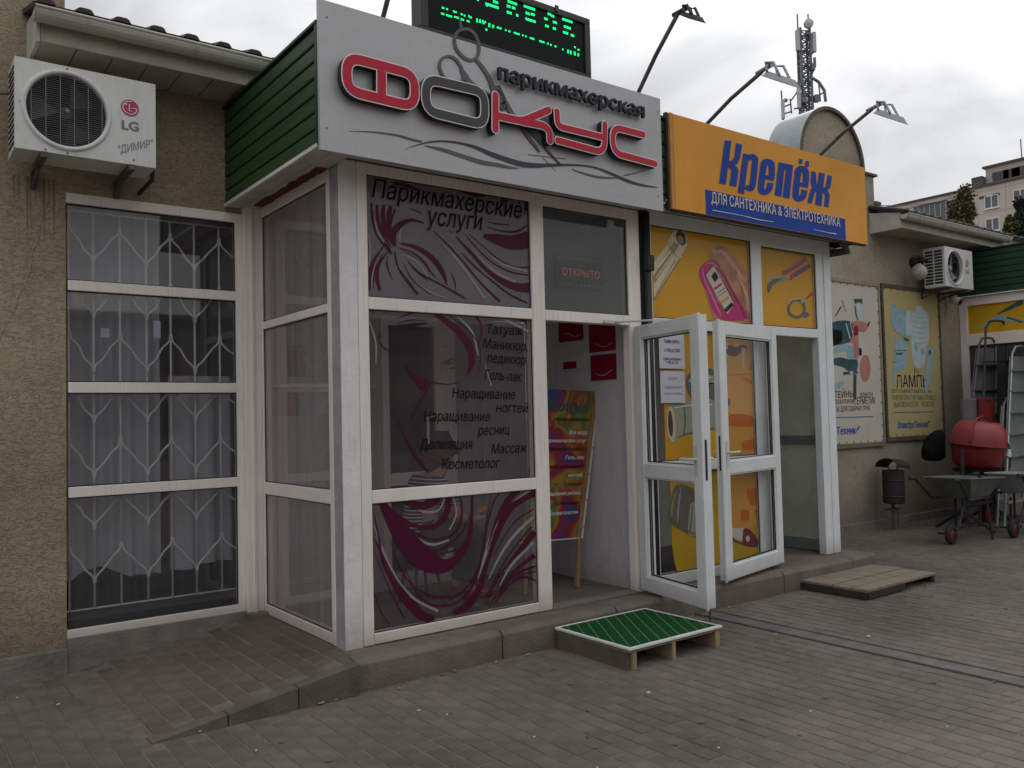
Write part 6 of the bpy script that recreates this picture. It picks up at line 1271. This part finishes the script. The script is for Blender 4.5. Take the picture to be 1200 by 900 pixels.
for k in range(3):
    z = wA.z-k*dz; bl = box('loggia', 'roof_far', fb, FX-1.3, FX-.01, yB, yA, z-1.3, z-1.15); box('parapet', 'glass_far', bl, FX-1.28, FX-1.2, yB+.02, yA-.02, z-1.15, z+.9); box('loggia_roof', 'roof_far', fb, FX-1.35, FX-.01, yB-.05, yA+.05, z+.9, z+1.05) if k == 0 else None
    for q in range(7): yy = yB+(yA-yB)*q/6.; MB().box(FX-1.32, FX-1.285, yy-.05, yy+.05, z-1.14, z+.9).build('mullion', 'panel_building2', bl)
for px_, py_ in ((1042, 241.5), (1055.5, 239), (1069, 240), (1082, 236.5), (1103, 232.4), (1118, 229.6), (1151, 222.4), (1167, 218.6)):
    c = on(px_, py_, 0, FX-.02); box('vent_hole', 'roof_far', fb, FX-.03, FX-.005, c.y-.38, c.y+.38, ztop-1.35, ztop-1.05)
ln = MB()
for z in (wA.z+1.4, wA.z-dz+1.4, wA.z-2*dz+1.4): ln.box(FX-.02, FX-.006, -20, 109.9, z, z+.04)
for i in range(-3, 12): ln.box(FX-.021, FX-.007, wA.y+(i+.5)*dy-.02, wA.y+(i+.5)*dy+.02, 0, ztop-.02)
ln.build('panel_joint', 'panel_building2', fb)
MB().tube([on(1198, 193, 0, FX+4), on(1196, 163, 0, FX+4)], .07, 5).build('antenna', 'mast', fb)
for j, (a, b, c_) in enumerate((((1030, 241), (1157, 206.5), 'upper'), ((1030, 244.5), (1157, 210), 'lower'))):
    A = on(*a, 0, 55); B = on(*b, 0, FX+1); P = [A.lerp(B, k/14)-Vector((0, 0, 1.1*math.sin(math.pi*k/14))) for k in range(15)]; o = MB().tube(P, .028, 4).build('overhead_wire', 'wire', None, at=A); tag(o, f'{c_} of the two overhead wires running to the roof of the far flats', 'wire', 'overhead wires to the flats')
# trees in front of the flats
def tree(px_, pyt, pyb, wpx, X, lab, m_='leaf', seed=1):
    rd = random.Random(seed); T = on(px_, pyt, 0, X); Bm = on(px_, pyb, 0, X); hh = T.z-Bm.z; rw = wpx/2*(Bm-CAM).dot(CF)/FPX; base = (Bm.x, Bm.y, 0); r = thing('tree', base, lab, 'tree', 'trees in front of the flats')
    tk_ = MB(); tk_.tube([(Bm.x, Bm.y, 0), (Bm.x+.05, Bm.y, Bm.z*.6), (Bm.x, Bm.y+.05, Bm.z+hh*.4), (Bm.x, Bm.y, T.z-hh*.15)], [.32, .24, .12, .03], 8)
    for k in range(14):
        z = Bm.z-.4+hh*.7*k/14; a = rd.uniform(0, 6.28); l = rw*.8; tk_.tube([(Bm.x, Bm.y, z), (Bm.x+l*.6*math.cos(a), Bm.y+l*.6*math.sin(a), z+l*.6), (Bm.x+l*math.cos(a), Bm.y+l*math.sin(a), z+l*1.5)], [.06, .04, .015], 5)
    tk_.build('trunk', 'bark', r); cr_ = MB()
    for c in range(60):
        t = rd.random(); z = Bm.z-.8+(hh+.8)*t; prof = math.sin(math.pi*min(1, .18+.8*t))**.7*(1.05 if t < .8 else .8); a = rd.uniform(0, 6.28); q = rd.random()**.5*rw*prof; cx, cy_ = Bm.x+q*math.cos(a), Bm.y+q*math.sin(a); cs = rw*rd.uniform(.18, .36)
        for k in range(70):
            p = Vector((cx+rd.gauss(0, cs), cy_+rd.gauss(0, cs), z+rd.gauss(0, cs*1.2))); d = Vector((rd.gauss(0, 1), rd.gauss(0, 1), rd.gauss(0, 1))).normalized(); e = d.cross(Vector((0, 0, 1))).normalized()*.09*rd.uniform(.7, 1.4); g = e.cross(d).normalized()*.12
            cr_.add([p-e, p-g, p+e, p+g], [(0, 1, 2, 3)])
    cr_.build('crown', m_, r, recalc=False)
tree(1131, 223, 262, 19, 62, 'taller yellowish-green tree before the flats, between the loggia and first window', 'leaf', 1)
tree(1120, 240, 262, 13, 61, 'lower bushy tree tucked against the left of the tallest one', 'leaf', 2)
tree(1184, 255, 278, 10, 60, 'small ochre tree top peeking over the roof, below the second row of windows', 'leaf', 3)
tree(1199, 236, 285, 14, 58, 'dark green tree cut off by the right edge of the photo', 'leaf_dark', 4)
# ================================================================ PHONE MAST
mc = on(945, 130, 0, 45); up_ = (mc-CAM).dot(CF)/FPX; MR = Vector((CR.x, CR.y, 0)).normalized(); MF = Vector((CF.x, CF.y, 0)).normalized()
mast = thing('lattice_mast', (mc.x, mc.y, 0), 'grey steel lattice phone mast with panel antennas and a round dish, behind the gable', 'mast')
def mp_(x, y, d=0): return mc+MR*((x-945)*up_)+Vector((0, 0, (130-y)*up_))+MF*d
hw2 = 6*up_; top = mp_(945, 33).z
lt = MB(); zs_ = [0]+[mc.z+(130-y)*up_ for y in range(190, 30, -9)]
for sx_ in (-1, 1):
    for d in (-1, 1):
        lt.tube([Vector((mc.x, mc.y, 0))+MR*sx_*hw2+MF*d*hw2, Vector((mc.x, mc.y, top))+MR*sx_*hw2*.9+MF*d*hw2*.9], .09, 5)
for i in range(1, len(zs_)-1):
    a, b = zs_[i], zs_[i+1]
    for j in range(4):
        c1, c2 = [(-1, -1), (1, -1), (1, 1), (-1, 1)][j], [(1, -1), (1, 1), (-1, 1), (-1, -1)][j]; g = lambda c, z: Vector((mc.x, mc.y, z))+MR*c[0]*hw2+MF*c[1]*hw2
        lt.tube([g(c1, a), g(c2, b)], .045, 4); lt.tube([g(c1, b), g(c2, b)], .045, 4)
        if i % 2: lt.tube([g(c2, a), g(c1, b)], .04, 4)
lt.build('lattice', 'mast', mast)
for x, y0_, y1_, w in ((934.5, 38, 62, 4), (953.5, 41, 64, 4), (933.5, 106, 130, 3), (914.5, 120, 142, 3)):
    a, b = mp_(x, y1_), mp_(x, y0_); MB().beam(a-MF*.5, b-MF*.5, w*up_, .25, MF).build('panel_antenna', 'antenna', mast); 
dsh = mp_(946, 33, -.8); MB().lathe([(.0001, .1), (5*up_, -.12), (5.3*up_, -.1), (5.3*up_, .12), (.0001, .2)], dsh, -MF, 24).build('dish', 'antenna', mast, smooth=False)
dsh = mp_(918, 120, -.6); MB().lathe([(.0001, .1), (2.6*up_, -.1), (2.8*up_, -.1), (.0001, .2)], dsh, -MF, 16).build('dish', 'antenna', mast)
ex = MB()
for pts_ in ([(936, 18), (936, 40)], [(948.5, 18), (948.5, 36)], [(934, 62), (941, 66)], [(953, 64), (948, 68)], [(934, 98), (934, 130), (941, 120)], [(924, 118), (925, 135)], [(914, 108), (915, 145)], [(914, 128), (925, 124)], [(914, 136), (925, 133)], [(925, 120), (937, 104)], [(951, 94), (958, 99), (964, 109), (965, 122)], [(958, 101), (959, 122)], [(953, 118), (965, 110)], [(950, 88), (954, 80), (954, 70)], [(939, 62), (938, 95), (942, 125)], [(928, 130), (945, 126)]):
    ex.tube([mp_(*p, -.4) for p in pts_], .05 if len(pts_) == 2 else .10, 5)
ex.build('bracket', 'mast', mast)
for (x, y, w, h) in ((939, 121, 5, 6), (954, 119, 5, 8), (951, 82, 4, 8), (946, 42, 4, 4)): a = mp_(x, y, -.5); MB().beam(a-Vector((0, 0, h*up_/2)), a+Vector((0, 0, h*up_/2)), w*up_, .3, MF).build('equipment_box', 'mast', mast)
# ================================================================ ACROSS THE YARD (seen only as reflections)
ob = thing('opposite_building', (0, -40, 0), 'dull long building across the yard, seen only mirrored in the panes', 'building')
box('wall', 'opp_wall', ob, -42, 30, -46, -36, 0, 6.6); box('roof', 'roof_far', ob, -42.5, 30.5, -46.5, -35.5, 6.6, 6.9)
w0 = box('window', 'opp_glass', ob, -.8, .8, -35.99, -35.93, 1, 2.6)
for i in range(-14, 10):
    for k in range(2): c = w0.copy(); COL.objects.link(c); c.parent = ob; c.location = (i*3, 0, k*3)
# ================================================================ LITTER
lt_ = MB(); rd = random.Random(3)
for px_, py_, s_ in ((234, 857, .016), (491, 833, .02), (760, 812, .024), (626, 864, .012), (524, 838, .01), (110, 742, .02), (1018, 746, .03), (950, 834, .012), (842, 877, .012), (648, 753, .03), (641, 757, .025), (155, 782, .02), (1110, 852, .012), (700, 900, .01), (300, 880, .01), (68, 826, .02), (20, 818, .016)):
    if py_ < 770 and px_ < 700 and px_ > 600: c = on(px_, py_, 2, .005)
    elif px_ < 200 and py_ < 800: c = on(px_, py_, 2, .02)
    else: c = on(px_, py_, 2, .004)
    a = rd.uniform(0, 3.1); n = 6; P = [(c.x+s_*rd.uniform(.35, .6)*math.cos(a+6.28*k/n), c.y+s_*rd.uniform(.35, .6)*math.sin(a+6.28*k/n), c.z) for k in range(n)]; lt_.prism(P, (0, 0, .005))
tag(lt_.build('litter', 'litter', None), 'scattered pale specks of litter on the grey paving', 'litter', kind='stuff')
gt_ = MB()
for k in range(900):
    if rd.random() < .5: x, y = rd.uniform(-1, 5.2), -.26-abs(rd.gauss(0, .05))
    else: x, y = rd.uniform(-2, 6), rd.uniform(-3, -.3)
    s_ = rd.uniform(.002, .007); gt_.prism([(x, y, 0), (x+s_, y+s_*.3, 0), (x+s_*.4, y+s_, 0)], (0, 0, s_*.5))
tag(gt_.build('grit', 'gable_dark', None), 'fine dark grit and crumbs strewn along the kerb', 'grit', kind='stuff')
gs_ = MB()
for k in range(70):
    x, y = rd.uniform(-2, 7), rd.uniform(-3.2, -.35)
    if 1.3 < x < 2.2 and y > -1 or 4 < x < 5.2 and y > -.9: continue
    q = rd.uniform(.008, .02); P = [(x+q*rd.uniform(.8, 1.1)*math.cos(6.28*i/9), y+q*rd.uniform(.8, 1.1)*math.sin(6.28*i/9), .0022) for i in range(9)]; gs_.prism(P, (0, 0, .0012))
tag(gs_.build('gum_spots', 'concrete_dark', None), 'flattened dark gum spots trodden into the paving', 'gum', kind='stuff')
lf_ = MB()
for k in range(46):
    if k < 26: x, y = rd.uniform(-.6, 5.1), -.27-abs(rd.gauss(0, .06))
    else: x, y = rd.uniform(-2.2, 7), rd.uniform(-3, -.4)
    if 1.3 < x < 2.2 and y > -1 or 4 < x < 5.2 and y > -.9: continue
    a = rd.uniform(0, 6.28); l = rd.uniform(.012, .03); u_ = Vector((math.cos(a), math.sin(a), 0)); w_ = Vector((-u_.y, u_.x, 0)); c = Vector((x, y, .006))
    lf_.add([c-u_*l, c+w_*l*.45+Vector((0, 0, .004)), c+u_*l+Vector((0, 0, .006)), c-w_*l*.45], [(0, 1, 2, 3)])
tag(lf_.build('fallen_leaves', 'wood', None, recalc=False), 'small dry brown leaves blown against the kerb', 'leaves', kind='stuff')
for (l, t_, r_, b_, y, m_, lab) in ((1131, 467, 1166, 492, .66, 'panel_grey', 'dull grey plastic crate wedged behind the red drum'), (1150, 466, 1165, 478, .60, 'mixer_red', 'small dark red carton behind the top of the red drum')):
    A = on(l, b_, 1, y); B = on(r_, t_, 1, y); q = MB().box(A.x, min(B.x, 10.3), y, y+.05, .02, B.z).build('crate', m_, None, bevel=.01, at=(A.x, y, .02)); tag(q, lab, 'crate')
def stain(name, x, z, w, h, seed, m_='gable_dark'):
    rd2 = random.Random(seed); mb = MB()
    for k in range(int(w/.03)):
        xx = x+k*.03+rd2.uniform(-.01, .01); l = h*rd2.uniform(.3, 1); ww = rd2.uniform(.003, .009)
        mb.add([(xx-ww, WY-.0012, z), (xx+ww, WY-.0012, z), (xx+ww*.3, WY-.0012, z-l)], [(0, 1, 2)])
    return mb.build(name, m_, bd, recalc=False)
mat('streak', (.21, .17, .12), .9, .2, 20, spec=.05)
stain('rain_streak', -1.52, 3.06, .26, .5, 4, 'streak'); stain('rain_streak', 9.15, 3.06, .65, .35, 5, 'streak'); stain('rain_streak', 5.3, 3.74, 2.4, .25, 6, 'streak')
ck = MB(); P = []; x, z = -1.33, 2.93
for k in range(22): P.append(Vector((x, WY-.0015, z))); x -= .012+random.uniform(-.012, .012); z -= .045
ck.strip([p-Vector((.0012, 0, 0)) for p in P], [p+Vector((.0012, 0, 0)) for p in P]); ck.build('crack', 'gable_dark', bd, recalc=False)
